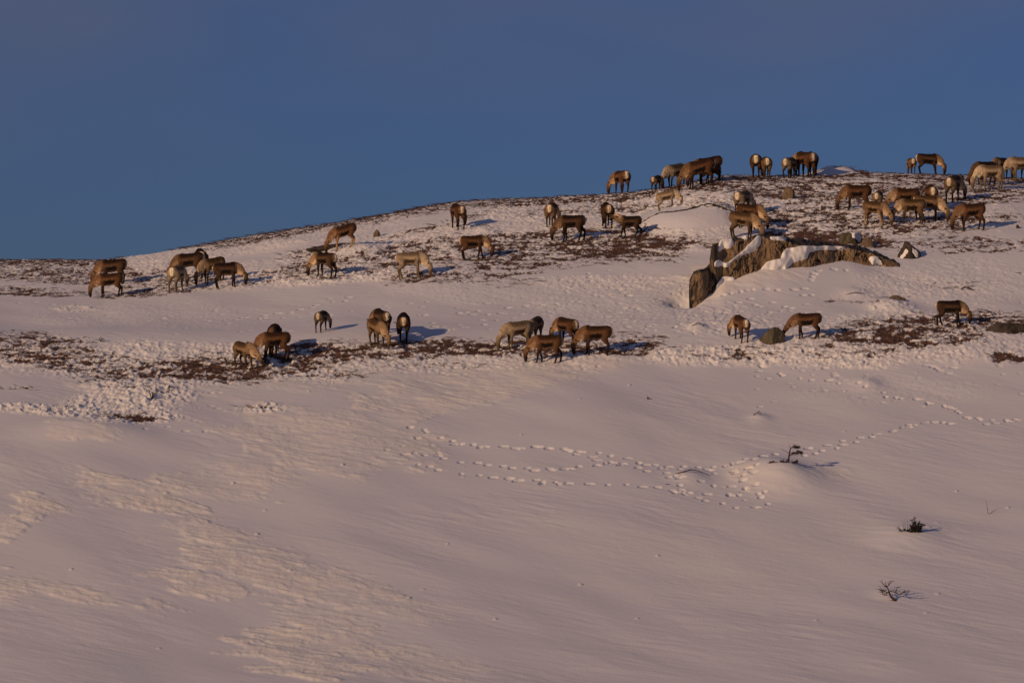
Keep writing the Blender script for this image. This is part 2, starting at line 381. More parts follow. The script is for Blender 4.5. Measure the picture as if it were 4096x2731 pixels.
# fine relief
rip_mod = np.clip(0.42 + 1.7 * fbm(X * 0.22, Yg * 0.14, 88, 4), 0.08, 1.5)
warp = 0.5 * fbm(X * 0.5, Yg * 0.4, 91, 3)
rip = fbm(wa * 2.3 + warp, wb * 0.62 + warp, 101, 4, 0.5)
rip2 = fbm(wa * 5.2 + warp, wb * 1.0, 111, 3, 0.6)
smooth_m = 1 - (((U - 2755) / 190) ** 2 + ((V - 872) / 46) ** 2 < 1.0) * 0.9
smooth_d = sstep(.8, 1.15, np.sqrt(((U - 3130) / 330) ** 2 + ((V - 1130) / 62) ** 2))
m_heath = m_heath * smooth_m * smooth_d; m_crust = m_crust * smooth_m * smooth_d
D = 0.014 * rip * rip_mod + 0.008 * rip2 * (0.4 + rip_mod)
sc_n = fbm(wa * 2.2 + warp * 3, wb * 1.0 + warp, 121, 5, 0.68)
# scoured plates: a higher layer with steep, broken edges towards the light
plate = sstep(-0.12, 0.10, sc_n)
brk = sstep(-.45, .25, fbm(X * .55 + 9, Yg * .5, 171, 4, .6))
m_scour = m_scour * (.45 + .55 * brk)
D += m_scour * (0.012 * plate + 0.020 * sc_n + 0.012 * rip2)
D += 0.025 * sstep(0.1, 0.9, m_scour)
cr1 = fbm(X * 2.3, Yg * 1.5, 131, 5, 0.6)
cr2 = fbm(X * 5.0 + 7, Yg * 3.4, 141, 3, 0.6)
D += m_crust * (0.042 * sstep(-0.15, 0.2, cr1) + 0.032 * cr2 + 0.042 * sstep(0.18, 0.42, cr2))
cr3 = fbm(X * 7.5 + 3, Yg * 4.5, 147, 2, 0.6)
D += m_crust * (0.026 * sstep(0.10, 0.26, cr3) + .012 * cr3)
hn = fbm(X * 1.35 + 0.25 * cr2, Yg * 1.5, 151, 5, 0.72) + 0.45 * cr2
skyv = np.interp(U, SKY[:, 0], SKY[:, 1])
near_sky = (1 - sstep(10, 45, V - skyv)) * np.maximum(sstep(700, 900, U), 1 - sstep(450, 560, U))
kn = sstep(.7, 1.1, np.sqrt(((U - 3325) / 95) ** 2 + ((V - 684) / 19) ** 2))
m_heath = np.maximum(m_heath * np.where(V > 664, kn, 1), .75 * near_sky * (wob + .75 > .5) * np.where(V > 664, kn, 1))
dark_v = m_heath * (0.62 + 0.06 * (V < 1060) + .04 * (V < 1210) + .10 * near_sky) - 0.50 + hn * 0.95 + 0.16 * pnoise(X * .35, Yg * .5, 161)      # > 0: bare heath showing
dk = sstep(-0.04, 0.10, dark_v) * sstep(0.05, 0.2, m_heath)
D -= 0.045 * dk
D += m_heath * 0.03 * cr1
H = H + fine * D

dxs = np.gradient(X[len(y_a) + 100, :])
def stamp(u, v, w, l, depth, rim=0.25):
    global H
    wx, wy = world_at(u, v)
    j0 = int(np.searchsorted(yv, wy - l * 2.2)); j1 = int(np.searchsorted(yv, wy + l * 2.2))
    if j1 <= j0: return
    row = X[(j0 + j1) // 2]
    i0 = int(np.searchsorted(row, wx - w * 2.5)); i1 = int(np.searchsorted(row, wx + w * 2.5))
    xs = X[j0:j1, i0:i1] - wx; ys = Yg[j0:j1, i0:i1] - wy
    q = np.sqrt((xs / w) ** 2 + (ys / l) ** 2)
    H[j0:j1, i0:i1] -= depth * (1 - sstep(0.75, 1.25, q)) - depth * rim * np.exp(-((q - 1.45) / 0.3) ** 2)
rng = random.Random(5)
for (u, v) in TRACKS:
    stamp(u, v + 2, rng.choice([.07, .085, .10, .13]) * rng.uniform(.85, 1.1), rng.uniform(0.06, 0.10), rng.uniform(0.055, 0.105), .08)
for (u, v) in RAND_T[::2]:
    stamp(u, v, rng.uniform(0.05, 0.12), rng.uniform(0.06, 0.09), rng.uniform(0.015, 0.05), .1)
for _ in range(45):       # loose clods thrown down the slope
    stamp(rng.uniform(0, 4096), 1450 + 1250 * rng.random() ** 1.6, rng.uniform(.035, .07), rng.uniform(.04, .08), -rng.uniform(.02, .05), 0)
NX = len(s)
idx = np.arange(len(yv) * NX).reshape(len(yv), NX)
quads = np.stack([idx[:-1, :-1].ravel(), idx[:-1, 1:].ravel(), idx[1:, 1:].ravel(), idx[1:, :-1].ravel()], 1)

def ground_z(x, y):
    """height of the finished terrain sheet"""
    j = int(np.clip(np.searchsorted(yv, y) - 1, 0, len(yv) - 2))
    fy = (y - yv[j]) / (yv[j + 1] - yv[j])
    sv = x / (max(y, 60) * 2048 / F)
    i = int(np.clip(np.searchsorted(s, sv) - 1, 0, NX - 2))
    fx = (sv - s[i]) / (s[i + 1] - s[i])
    a = H[j, i] * (1 - fx) + H[j, i + 1] * fx
    b = H[j + 1, i] * (1 - fx) + H[j + 1, i + 1] * fx
    return float(a * (1 - fy) + b * fy)

def broad_z(x, y): return float(broad_h(np.array([x]), np.array([y]))[0])

# ------------------------------------------------------------------ materials
def new_mat(name):
    m = bpy.data.materials.new(name); m.use_nodes = True
    nt = m.node_tree; b = nt.nodes['Principled BSDF']
    b.inputs['Roughness'].default_value = 0.9
    b.inputs['Specular IOR Level'].default_value = 0.2
    return m, nt, b

def noise(nt, scale, detail=4, rough=0.55, vec=None, dist=0):
    n = nt.nodes.new('ShaderNodeTexNoise')
    n.inputs['Scale'].default_value = scale; n.inputs['Detail'].default_value = detail
    n.inputs['Roughness'].default_value = rough; n.inputs['Distortion'].default_value = dist
    if vec is not None: nt.links.new(vec, n.inputs['Vector'])
    return n

def mixc(nt, fac, a, b, mode='MIX'):
    m = nt.nodes.new('ShaderNodeMix'); m.data_type = 'RGBA'; m.blend_type = mode
    for i, val in ((0, fac), (6, a), (7, b)):
        if hasattr(val, 'is_linked') or hasattr(val, 'links'): nt.links.new(val, m.inputs[i])
        elif i == 0: m.inputs[0].default_value = val
        else: m.inputs[i].default_value = (*val, 1)
    return m.outputs[2]

def mapr(nt, val, a, b, c=0.0, d=1.0, smooth=True):
    m = nt.nodes.new('ShaderNodeMapRange')
    if smooth: m.interpolation_type = 'SMOOTHSTEP'
    nt.links.new(val, m.inputs[0])
    for i, q in enumerate((a, b, c, d)): m.inputs[i + 1].default_value = q
    return m.outputs[0]

def math_n(nt, op, a, b):
    m = nt.nodes.new('ShaderNodeMath'); m.operation = op
    for i, val in enumerate((a, b)):
        if hasattr(val, 'links'): nt.links.new(val, m.inputs[i])
        else: m.inputs[i].default_value = val
    return m.outputs[0]

def bump(nt, b, height, strength, dist=0.02):
    bn = nt.nodes.new('ShaderNodeBump'); bn.inputs['Strength'].default_value = strength
    bn.inputs['Distance'].default_value = dist
    nt.links.new(height, bn.inputs['Height']); nt.links.new(bn.outputs[0], b.inputs['Normal'])

def attr(nt, name, col=False):
    a = nt.nodes.new('ShaderNodeAttribute'); a.attribute_name = name
    return a.outputs['Color' if col else 'Fac']

def objco(nt):
    t = nt.nodes.new('ShaderNodeTexCoord'); return t.outputs['Object']

SNOW = (0.80, 0.80, 0.82)
m_snow, nt, b = new_mat('snow_and_heath')
oc = objco(nt)
fn = noise(nt, 9.0, 5, 0.65, oc)
fn2 = noise(nt, 28.0, 3, 0.6, oc)
dsum = math_n(nt, 'ADD', attr(nt, 'bare'), math_n(nt, 'MULTIPLY', math_n(nt, 'SUBTRACT', fn.outputs[0], 0.5), 0.9))
dmask = mapr(nt, dsum, -0.06, 0.16)
dmask = math_n(nt, 'MULTIPLY', dmask, mapr(nt, attr(nt, 'heath'), 0.04, 0.2))
heath_c = mixc(nt, mapr(nt, fn2.outputs[0], 0.35, 0.65), (0.075, 0.038, 0.027), (0.19, 0.105, 0.072))
old = mixc(nt, attr(nt, 'scour'), (0.74, 0.735, 0.76), (0.86, 0.82, 0.74))
old = mixc(nt, attr(nt, 'crust'), old, (0.88, 0.86, 0.82))
broadn = noise(nt, 0.25, 3, 0.5, oc)
old = mixc(nt, mapr(nt, broadn.outputs[0], 0.4, 0.65, 0, 0.12), old, (0.68, 0.67, 0.68))
nt.links.new(mixc(nt, dmask, old, heath_c), b.inputs['Base Color'])
b.inputs['Roughness'].default_value = 0.85
bs = math_n(nt, 'ADD', math_n(nt, 'MULTIPLY', fn.outputs[0], 0.5), math_n(nt, 'MULTIPLY', fn2.outputs[0], 0.5))
bump(nt, b, bs, 0.25, 0.02)

terr = mesh_obj('snow_slope', np.stack([X.ravel(), Yg.ravel(), H.ravel()], 1), quads, m_snow)
tag(terr, kind='structure')
set_attr(terr.data, 'bare', (dark_v * fine).ravel())
set_attr(terr.data, 'heath', (m_heath * fine).ravel())
set_attr(terr.data, 'crust', (m_crust * fine).ravel())
set_attr(terr.data, 'scour', (np.clip(m_scour, 0, 1) * fine).ravel())

# rock
def rock_mat(name, a, b_, c):
    m, nt, b = new_mat(name)
    oc = objco(nt)
    mp = nt.nodes.new('ShaderNodeMapping'); mp.inputs['Scale'].default_value = (1, 1, 0.35)
    nt.links.new(oc, mp.inputs[0])
    n1 = noise(nt, 2.6, 6, 0.7, mp.outputs[0], 0.4); n2 = noise(nt, 9, 5, 0.7, mp.outputs[0]); n3 = noise(nt, 3.3, 5, 0.6, oc)
    c1 = mixc(nt, mapr(nt, n1.outputs[0], 0.38, 0.62), a, b_)
    c2 = mixc(nt, mapr(nt, n2.outputs[0], 0.50, 0.72, 0, 0.8), c1, (0.035, 0.026, 0.02))
    c3 = mixc(nt, mapr(nt, n3.outputs[0], 0.56, 0.68, 0, 0.75), c2, c)
    nt.links.new(c3, b.inputs['Base Color'])
    bump(nt, b, n2.outputs[0], 0.9, 0.08)
    return m
m_rock = rock_mat('lichen_rock', (0.28, 0.192, 0.110), (0.16, 0.110, 0.068), (0.20, 0.165, 0.075))
m_rockd = rock_mat('dark_rock', (0.075, 0.06, 0.05), (0.03, 0.025, 0.022), (0.10, 0.09, 0.045))
m_rocky = rock_mat('mossy_rock', (0.13, 0.11, 0.065), (0.06, 0.05, 0.038), (0.17, 0.15, 0.06))
m_rockb = rock_mat('brown_rock', (0.20, 0.145, 0.09), (0.12, 0.085, 0.055), (0.16, 0.14, 0.09))

m_cap, nt, b = new_mat('drifted_snow')
oc = objco(nt); n1 = noise(nt, 6, 4, 0.6, oc)
nt.links.new(mixc(nt, n1.outputs[0], (0.84, 0.82, 0.78), (0.78, 0.77, 0.76)), b.inputs['Base Color'])
bump(nt, b, n1.outputs[0], 0.3, 0.03)

def simple_mat(name, a, b_, scale=20):
    m, nt, b = new_mat(name); oc = objco(nt); n1 = noise(nt, scale, 3, 0.6, oc)
    nt.links.new(mixc(nt, mapr(nt, n1.outputs[0], 0.35, 0.65), a, b_), b.inputs['Base Color'])
    return m
m_twig = simple_mat('heather_twigs', (0.10, 0.050, 0.035), (0.24, 0.14, 0.09))
m_bark = simple_mat('dark_bark', (0.03, 0.016, 0.013), (0.07, 0.04, 0.03))
m_needle = simple_mat('dull_needles', (0.028, 0.020, 0.014), (0.05, 0.035, 0.02))
m_leaf = simple_mat('dark_leaves', (0.012, 0.010, 0.009), (0.03, 0.026, 0.018))
m_hoof = simple_mat('dark_horn', (0.02, 0.016, 0.014), (0.05, 0.035, 0.03), 60)
m_eye, _, eb = new_mat('wet_eye'); eb.inputs['Base Color'].default_value = (0.01, 0.008, 0.006, 1); eb.inputs['Roughness'].default_value = 0.15

m_fur, nt, b = new_mat('reindeer_fur')
oc = objco(nt)
fcol = attr(nt, 'fur', True)
mp = nt.nodes.new('ShaderNodeMapping'); mp.inputs['Scale'].default_value = (14, 30, 9)
nt.links.new(oc, mp.inputs[0])
n1 = noise(nt, 1.6, 4, 0.7, mp.outputs[0]); n2 = noise(nt, 6, 3, 0.5, oc)
g1 = nt.nodes.new('ShaderNodeMix'); g1.data_type = 'RGBA'; g1.blend_type = 'MULTIPLY'; g1.inputs[0].default_value = 1
nt.links.new(fcol, g1.inputs[6])
comb = nt.nodes.new('ShaderNodeCombineColor')
fv = math_n(nt, 'ADD', math_n(nt, 'MULTIPLY', n1.outputs[0], 0.8), math_n(nt, 'MULTIPLY', n2.outputs[0], 0.55))
fv = math_n(nt, 'ADD', fv, 0.32)
for i in range(3): nt.links.new(fv, comb.inputs[i])
nt.links.new(comb.outputs[0], g1.inputs[7])
nt.links.new(g1.outputs[2], b.inputs['Base Color'])
b.inputs['Roughness'].default_value = 0.95
b.inputs['Specular IOR Level'].default_value = 0.1
bump(nt, b, n1.outputs[0], 0.5, 0.02)

# ------------------------------------------------------------------ tubes
def tube(path, ra, rb, side=None, seg=12, cap=True):
    """closed tube; ra = half-width along side, rb = half-height across it"""
    P = np.asarray(path, float); n = len(P)
    T = np.gradient(P, axis=0); T /= np.linalg.norm(T, axis=1)[:, None] + 1e-9
    vs = []; fs = []
    ref = None if side is None else np.asarray(side, float)
    for i in range(n):
        if ref is None:
            h = np.array([0, 0, 1.0]) if abs(T[i][2]) < 0.9 else np.array([1.0, 0, 0])
            sd = np.cross(h, T[i])
        else:
            sd = ref - T[i] * np.dot(ref, T[i])
        sd /= np.linalg.norm(sd) + 1e-9
        up = np.cross(T[i], sd)
        for k in range(seg):
            a = 2 * math.pi * k / seg
            vs.append(P[i] + sd * math.cos(a) * ra[i] + up * math.sin(a) * rb[i])
    for i in range(n - 1):
        for k in range(seg):
            k2_ = (k + 1) % seg
            fs.append((i * seg + k, i * seg + k2_, (i + 1) * seg + k2_, (i + 1) * seg + k))
    if cap:
        fs.append(tuple(range(seg - 1, -1, -1)))
        fs.append(tuple((n - 1) * seg + k for k in range(seg)))
    return vs, fs

class MB:
    def __init__(s): s.v = []; s.f = []
    def add(s, vf):
        o = len(s.v); s.v += [tuple(p) for p in vf[0]]; s.f += [tuple(i + o for i in f) for f in vf[1]]
    def quad(s, a, b, c, d):
        o = len(s.v); s.v += [tuple(a), tuple(b), tuple(c), tuple(d)]; s.f.append((o, o + 1, o + 2, o + 3))
    def tri(s, a, b, c):
        o = len(s.v); s.v += [tuple(a), tuple(b), tuple(c)]; s.f.append((o, o + 1, o + 2))
    def build(s, name, mat, parent=None, smooth=True): return mesh_obj(name, s.v, s.f, mat, parent, smooth)

def remesh(mb, voxel, smooth_it=3, factor=0.5):
    me = bpy.data.meshes.new('tmp'); me.from_pydata(mb.v, [], mb.f); me.update()
    o = bpy.data.objects.new('tmp', me); COL.objects.link(o)
    r = o.modifiers.new('r', 'REMESH'); r.mode = 'VOXEL'; r.voxel_size = voxel; r.use_smooth_shade = True
    sm = o.modifiers.new('s', 'SMOOTH'); sm.factor = factor; sm.iterations = smooth_it
    dg = bpy.context.evaluated_depsgraph_get(); dg.update()
    out = bpy.data.meshes.new_from_object(o.evaluated_get(dg))
    bpy.data.objects.remove(o); bpy.data.meshes.remove(me)
    return out

# ------------------------------------------------------------------ reindeer
PAL = {
 #          back               side               stripe              belly             neck               mane              rump              leg                head              muzzle
 'dark':  ((.042, .022, .015), (.105, .058, .034), (.022, .011, .008), (.14, .085, .055), (.30, .195, .115), (.44, .31, .20), (.60, .47, .34), (.040, .020, .014), (.17, .10, .055), (.045, .024, .016)),
 'brown': ((.085, .040, .022), (.152, .074, .038), (.030, .014, .009), (.22, .14, .085), (.33, .215, .125), (.48, .34, .22), (.62, .48, .35), (.065, .032, .020), (.19, .11, .06), (.06, .03, .02)),
 'tan':   ((.15, .085, .045), (.24, .15, .085), (.065, .034, .02), (.30, .21, .13), (.42, .30, .19), (.55, .42, .29), (.62, .50, .37), (.14, .085, .05), (.30, .20, .12), (.16, .09, .05)),
 'cream': ((.33, .235, .15), (.45, .34, .23), (.16, .10, .06), (.48, .37, .26), (.55, .43, .30), (.60, .48, .35), (.68, .57, .44), (.36, .27, .18), (.46, .35, .24), (.30, .20, .13)),
 'grey':  ((.14, .105, .078), (.27, .20, .14), (.085, .058, .042), (.28, .22, .17), (.38, .30, .22), (.46, .37, .27), (.55, .45, .34), (.07, .05, .038), (.22, .165, .12), (.08, .055, .042)),
 'greyback': ((.085, .058, .042), (.20, .14, .09), (.045, .032, .025), (.2, .16, .12), (.34, .255, .175), (.44, .34, .24), (.52, .42, .31), (.05, .034, .026), (.2, .145, .10), (.06, .04, .03)),
}
TORSO = [(-.655, .86, .03, .04), (-.64, .86, .10, .12), (-.60, .855, .165, .185), (-.50, .855, .235, .225), (-.34, .84, .26, .238), (-.15, .815, .275, .252), (.05, .80, .28, .265),
         (.22, .80, .27, .268), (.36, .815, .24, .262), (.47, .83, .17, .215), (.54, .84, .11, .14), (.57, .84, .04, .05)]

def bez(pts, n):
    P = [np.array(p, float) for p in pts]; out = []
    for i in range(n):
        t = i / (n - 1); Q = P[:]
        while len(Q) > 1: Q = [Q[j] * (1 - t) + Q[j + 1] * t for j in range(len(Q) - 1)]
        out.append(Q[0])
    return np.array(out)

SQ = 0.91      # reindeer are short coupled: the trunk is about as long as it is tall
def reindeer(u, v, h_px, heading, pal, label, head='graze', turn=0, seed=0, stride=None, group='grazing reindeer herd', dz=0, legbend=0):
    rg = random.Random(seed * 7 + 3)
    x, y = world_at(u, v)
    sc = float(np.clip(h_px * y / F / 1.07, 0.6, 1.18))
    z0 = ground_z(x, y)
    z0 = 0.5 * z0 + 0.5 * broad_z(x, y) + dz
    th = math.radians(heading)
    ct, st = math.cos(th), math.sin(th)
    def W(lx, ly): lx = lx * SQ; return x + sc * (lx * ct - ly * st), y + sc * (lx * st + ly * ct)
    def dg(lx, ly):
        a, b_ = W(lx, ly); return (0.35 * ground_z(a, b_) + 0.65 * broad_z(a, b_) + dz - z0) / sc
    pitch = (dg(.5, 0) - dg(-.5, 0)) / 1.0 * 0.85
    K = []       # skeleton samples: (pos, radius, kind, t)
    mb = MB()
    def shear(p): return np.array([p[0], p[1], p[2] + pitch * p[0]])
    girth = rg.uniform(0.94, 1.05)
    tp = [shear((a, 0, zc)) for a, zc, _, _ in TORSO]
    mb.add(tube(tp, [q[2] * girth for q in TORSO], [q[3] * girth for q in TORSO], side=(0, 1, 0), seg=20))
    for q, p in zip(TORSO, tp): K.append((p, q[3], 0, q[0]))
    # neck and head in a plane turned about the withers
    tr = math.radians(turn); cr, sr = math.cos(tr), math.sin(tr)
    def nk(a, zc):
        return np.array([0.36 + a * cr, a * sr, zc])
    mz = 0.0
    def gz_head(a):
        return dg(0.36 + a * cr, a * sr)
    if head == 'graze':
        g = gz_head(0.55)
        pts = [nk(-.08, .86 + pitch * .3), nk(.16, .87 + pitch * .4), nk(.36, .76 + g * .5), nk(.44, .50 + g * .8)]
        hpts = [nk(.43, .57 + g * .8), nk(.60, .52 + g * .9), nk(.58, .26 + g), nk(.54, .04 + g)]
    elif head == 'low':
        g = gz_head(0.60)
        pts = [nk(-.08, .86), nk(.20, .86 + g * .3), nk(.38, .72 + g * .5), nk(.54, .56 + g * .6)]
        hpts = [nk(.50, .59 + g * .6), nk(.60, .53 + g * .7), nk(.70, .37 + g * .8), nk(.75, .24 + g * .8)]
    elif head == 'level':
        pts = [nk(-.08, .88), nk(.18, .92), nk(.36, .97), nk(.50, 1.02)]
        hpts = [nk(.46, 1.03), nk(.56, 1.04), nk(.68, .95), nk(.79, .85)]
    else:  # raised
        pts = [nk(-.08, .90), nk(.16, 1.0), nk(.30, 1.08), nk(.40, 1.20)]
        hpts = [nk(.37, 1.22), nk(.47, 1.24), nk(.60, 1.15), nk(.72, 1.06)]
    side = (-sr, cr, 0)
    N = bez(pts, 9)
    ra = np.interp(np.linspace(0, 1, 9), [0, .3, .7, 1], [.18, .155, .12, .09]); rb = np.interp(np.linspace(0, 1, 9), [0, .25, .55, .85, 1], [.24, .235, .21, .165, .12])
    # winter mane hangs below the throat
    mb.add(tube(N, ra, rb, side=side, seg=14))
    for i, p in enumerate(N): K.append((p, rb[i], 1, i / 8))
    mid = N[5]; T = N[6] - N[4]; T /= np.linalg.norm(T); dn = np.cross(np.array(side), T)
    if dn[0] * cr + dn[1] * sr > 0: dn = -dn
    M = np.array([N[2] + dn * .08, N[4] + dn * .12, N[6] + dn * .13, N[7] + dn * .09])
    mb.add(tube(M, [.07, .10, .095, .055], [.07, .115, .115, .07], side=side, seg=10))
    for i, p in enumerate(M): K.append((p, .09, 2, i / 3))
    Hd = bez(hpts, 9)
    hra = np.interp(np.linspace(0, 1, 9), [0, .18, .4, .7, .92, 1], [.055, .10, .092, .06, .056, .032]); hrb = np.interp(np.linspace(0, 1, 9), [0, .2, .42, .7, .92, 1], [.07, .135, .125, .088, .072, .038])
    mb.add(tube(Hd, hra, hrb, side=side, seg=12))
    for i, p in enumerate(Hd): K.append((p, hra[i], 3, i / 8))
    Th = Hd[1] - Hd[4]; Th /= np.linalg.norm(Th)
    upn = np.cross(np.array(side), Th)
    if upn[2] < 0 and head != 'graze': upn = -upn
    if head == 'graze' and (upn[0] * cr + upn[1] * sr) < 0: upn = -upn
    for sgn in (1, -1):
        sd = np.array(side) * sgn
        b0 = Hd[1] + sd * .06
        e = np.array([b0, b0 + sd * .08 + Th * .02, b0 + sd * .16 + Th * .04, b0 + sd * .215 + Th * .05])
        mb.add(tube(e, [.024, .045, .036, .010], [.020, .022, .018, .009], side=upn, seg=8))
        for i, p in enumerate(e): K.append((p, .02, 6, i / 3))
    # legs
    feet = []
    if stride is None: stride = [rg.uniform(-.09, .09) for _ in range(4)]
    li = 0
    for sgn in (1, -1):
        d = stride[li]; li += 1
        fx, fy = .36 + d, sgn * .125
        g = dg(fx, fy)
        L = [shear((.33, sgn * .13, .78)), shear((.31, sgn * .135, .60)), np.array([.345 + d * .25, sgn * .125, .50 + pitch * .34 * .7 + g * .3]),
             np.array([.365 + d * .55, sgn * .12, .34 + g * .7]), np.array([.36 + d * .62, sgn * .12, .29 + g * .75]), np.array([.355 + d * .95, sgn * .122, .13 + g]),
             np.array([.375 + d, fy, .07 + g]), np.array([.40 + d, fy, .0 + g])]
        r = [.11, .092, .064, .050, .044, .035, .040, .046]
        mb.add(tube(L, [a * .98 for a in r], [a * 1.1 for a in r], side=(0, 1, 0), seg=10))
        for i, p in enumerate(L): K.append((p, r[i], 4, i / 7))
        feet.append((fx + .045, fy, g))
    for sgn in (1, -1):
        d = stride[li]; li += 1
        fx, fy = -.46 + d, sgn * .13
        g = dg(fx, fy)
        L = [shear((-.42, sgn * .12, .86)), shear((-.36, sgn * .145, .70)), shear((-.34 + d * .15, sgn * .15, .58)), np.array([-.44 + d * .5, sgn * .14, .46 - pitch * .4 * .6 + g * .4]),
             np.array([-.525 + d * .65, sgn * .13, .385 + g * .7]), np.array([-.51 + d * .72, sgn * .13, .32 + g * .8]), np.array([-.475 + d * .95, sgn * .13, .13 + g]),
             np.array([-.455 + d, fy, .07 + g]), np.array([-.43 + d, fy, 0 + g])]
        r = [.18, .165, .125, .074, .056, .048, .037, .042, .048]
        mb.add(tube(L, [a * .90 for a in r], [a * 1.1 for a in r], side=(0, 1, 0), seg=12))
        for i, p in enumerate(L): K.append((p, r[i], 5, i / 8))
        feet.append((fx + .045, fy, g))
    mb.v = [(p[0] * SQ, p[1], p[2]) for p in mb.v]
    me = remesh(mb, 0.021, 3, 0.5)
    nv = len(me.vertices)
    co = np.empty(nv * 3, dtype=np.float32); me.vertices.foreach_get('co', co); co = co.reshape(-1, 3).astype(float); co[:, 0] /= SQ
    # fur colouring by the nearest bone
    kp = np.array([k[0] for k in K]); kr = np.array([k[1] for k in K]); kk = np.array([k[2] for k in K]); kt = np.array([k[3] for k in K])
    segs = [i for i in range(len(K) - 1) if kk[i] == kk[i + 1] and np.linalg.norm(kp[i + 1] - kp[i]) < 0.45 and (kt[i + 1] > kt[i])]
    best = np.full(nv, 1e9); bk = np.zeros(nv, int); bt = np.zeros(nv)
    for i in segs:
        a, b_ = kp[i], kp[i + 1]; ab = b_ - a
        t = np.clip(((co - a) @ ab) / (ab @ ab + 1e-12), 0, 1)
        dd = np.linalg.norm(co - a - t[:, None] * ab, axis=1) - (kr[i] * (1 - t) + kr[i + 1] * t) * (1.0 if kk[i] != 2 else 1.0)
        m = dd < best
        best = np.where(m, dd, best); bk = np.where(m, kk[i], bk); bt = np.where(m, kt[i] * (1 - t) + kt[i + 1] * t, bt)
    P = [np.array(c) * np.array([.98, .98, .93]) * k for c, k in zip(PAL[pal], (.40, .76, .36, .95, 1.0, 1.3, 1.25, .34, .62, .42))]
    jit = rg.uniform(0.88, 1.32)
    back, side_c, stripe, belly, neckc, mane, rump, legc, headc, muz = P
    if 'pale legs' in label: legc = neckc * .8
    n1 = fbm(co[:, 0] * 7 + seed * 3.1, co[:, 2] * 9 + co[:, 1] * 5, 7 + seed, 3)
    n2 = fbm(co[:, 0] * 3 + seed * 1.7, co[:, 2] * 3 + co[:, 1] * 4, 19 + seed, 2)
    def lerp(a, b_, t): return a * (1 - t)[:, None] + b_ * t[:, None]
    zc = np.interp(co[:, 0], [q[0] for q in TORSO], [q[1] for q in TORSO]) + pitch * co[:, 0]
    zq = (co[:, 2] - zc) / 0.25 + n1 * 0.18
    A = np.ones((nv, 1))
    ct_ = A * side_c
    ct_ = lerp(ct_, A * back, sstep(0.0, 0.55, zq))
    xs = co[:, 0]
    fl = sstep(-.34, -.18, xs + n2 * .1) * (1 - sstep(.20, .36, xs + n2 * .1))
    ct_ = lerp(ct_, A * stripe, fl * sstep(-.92, -.72, zq) * (1 - sstep(-.34, -.10, zq)))
    ct_ = lerp(ct_, A * belly, (1 - sstep(-.98, -.80, zq)))
    low_sh = (1 - sstep(-.55, -.2, zq)) * sstep(.2, .32, xs) * (1 - sstep(.46, .56, xs))
    ct_ = lerp(ct_, A * (stripe * .6 + side_c * .4), low_sh * .8)
    hind = (1 - sstep(-.38, -.25, xs)) * (1 - sstep(.1, .4, zq))
    ct_ = lerp(ct_, A * (back * .5 + side_c * .5), hind * .7)
    hz = np.interp(co[:, 2], [.50, .62, .80, .95, 1.03, 1.10], [.03, .05, .085, .085, .06, .0])
    rp = (1 - sstep(-.635, -.565, xs + n1 * .03)) * (1 - sstep(hz * .72, hz * .72 + .04, np.abs(co[:, 1]) + n1 * .035)) * sstep(.48, .62, co[:, 2] + n1 * .05)
    front = sstep(.36, .52, xs + n2 * .06)
    ct_ = lerp(ct_, A * (side_c * .6 + neckc * .4), front * .6)
    cn = lerp(A * (neckc * .75 + side_c * .25), A * neckc, sstep(.1, .5, bt))
    cm = A * mane
    pn = co.copy(); pn[:, 0] = co[:, 0]
    nidx = np.clip(bt * 8, 0, 7.999).astype(int); nf = (bt * 8 - nidx)[:, None]
    cpos = N[nidx] * (1 - nf) + N[np.minimum(nidx + 1, 8)] * nf
    wn_ = ((co - cpos) @ dn) / .16 + n1 * .3
    pale = any(k_ in label for k_ in ('cream neck', 'pale neck', 'cream necked', 'pale head', 'crusty', 'tan head'))
    cn = lerp(A * (side_c * 1.0 + neckc * .12), cn, sstep(-.55, .75, wn_)) if not pale else lerp(A * neckc * .85, A * mane, sstep(-.2, .9, wn_))
    cn = lerp(ct_, cn, sstep(.12, .5, bt + n2 * .15))
    ch = lerp(A * (headc * .5 + neckc * .5), A * headc, sstep(0.05, .35, bt)); ch = lerp(ch, A * muz, sstep(.42, .8, bt))
    cl = lerp(A * (side_c * .45 + legc * .55), A * legc, sstep(.18, .5, bt))
    cl = lerp(cl, A * (legc * .4 + mane * .6), sstep(.90, .97, bt) * .7)
    chd = lerp(A * (side_c * .6 + back * .4), A * legc, sstep(.28, .58, bt))
    chd = lerp(chd, A * (legc * .4 + mane * .6), sstep(.90, .97, bt) * .7)
    ce = A * (headc * .4 + muz * .6)
    c = np.where((bk == 0)[:, None], ct_, 0)
    for kind, arr in ((1, cn), (2, cm), (3, ch), (4, cl), (5, chd), (6, ce)):
        c = np.where((bk == kind)[:, None], arr, c)
    # soften the seams between torso and the upper legs
    up = ((bk == 5) | (bk == 4)) & (bt < .3)
    w = np.where(up, 1 - bt / .3, 0) * .8
    c = lerp(c, ct_, w)
    c = lerp(c, A * rump, np.clip(rp, 0, 1))
    ring = (1 - sstep(-.62, -.50, xs + n1 * .05)) * (1 - sstep(hz * 1.4, hz * 1.4 + .08, np.abs(co[:, 1]))) * sstep(.40, .6, co[:, 2]) * (1 - sstep(.99, 1.06, co[:, 2]))
    c = lerp(c, A * (side_c * .5 + rump * .42), np.clip(ring * (1 - rp), 0, 1) * .32)
    # the pale inside edge of the hind legs below the rump
    inn = (bk == 5) * (1 - sstep(-.66, -.50, xs + .25 * co[:, 2] - .05)) * sstep(.40, .62, co[:, 2]) * (1 - sstep(.10, .16, np.abs(co[:, 1])))
    c = lerp(c, A * (rump * .7), inn * .8)
    c = c * (1 + 0.45 * n1)[:, None] * jit
    c = np.clip(c, 0.008, 0.8)
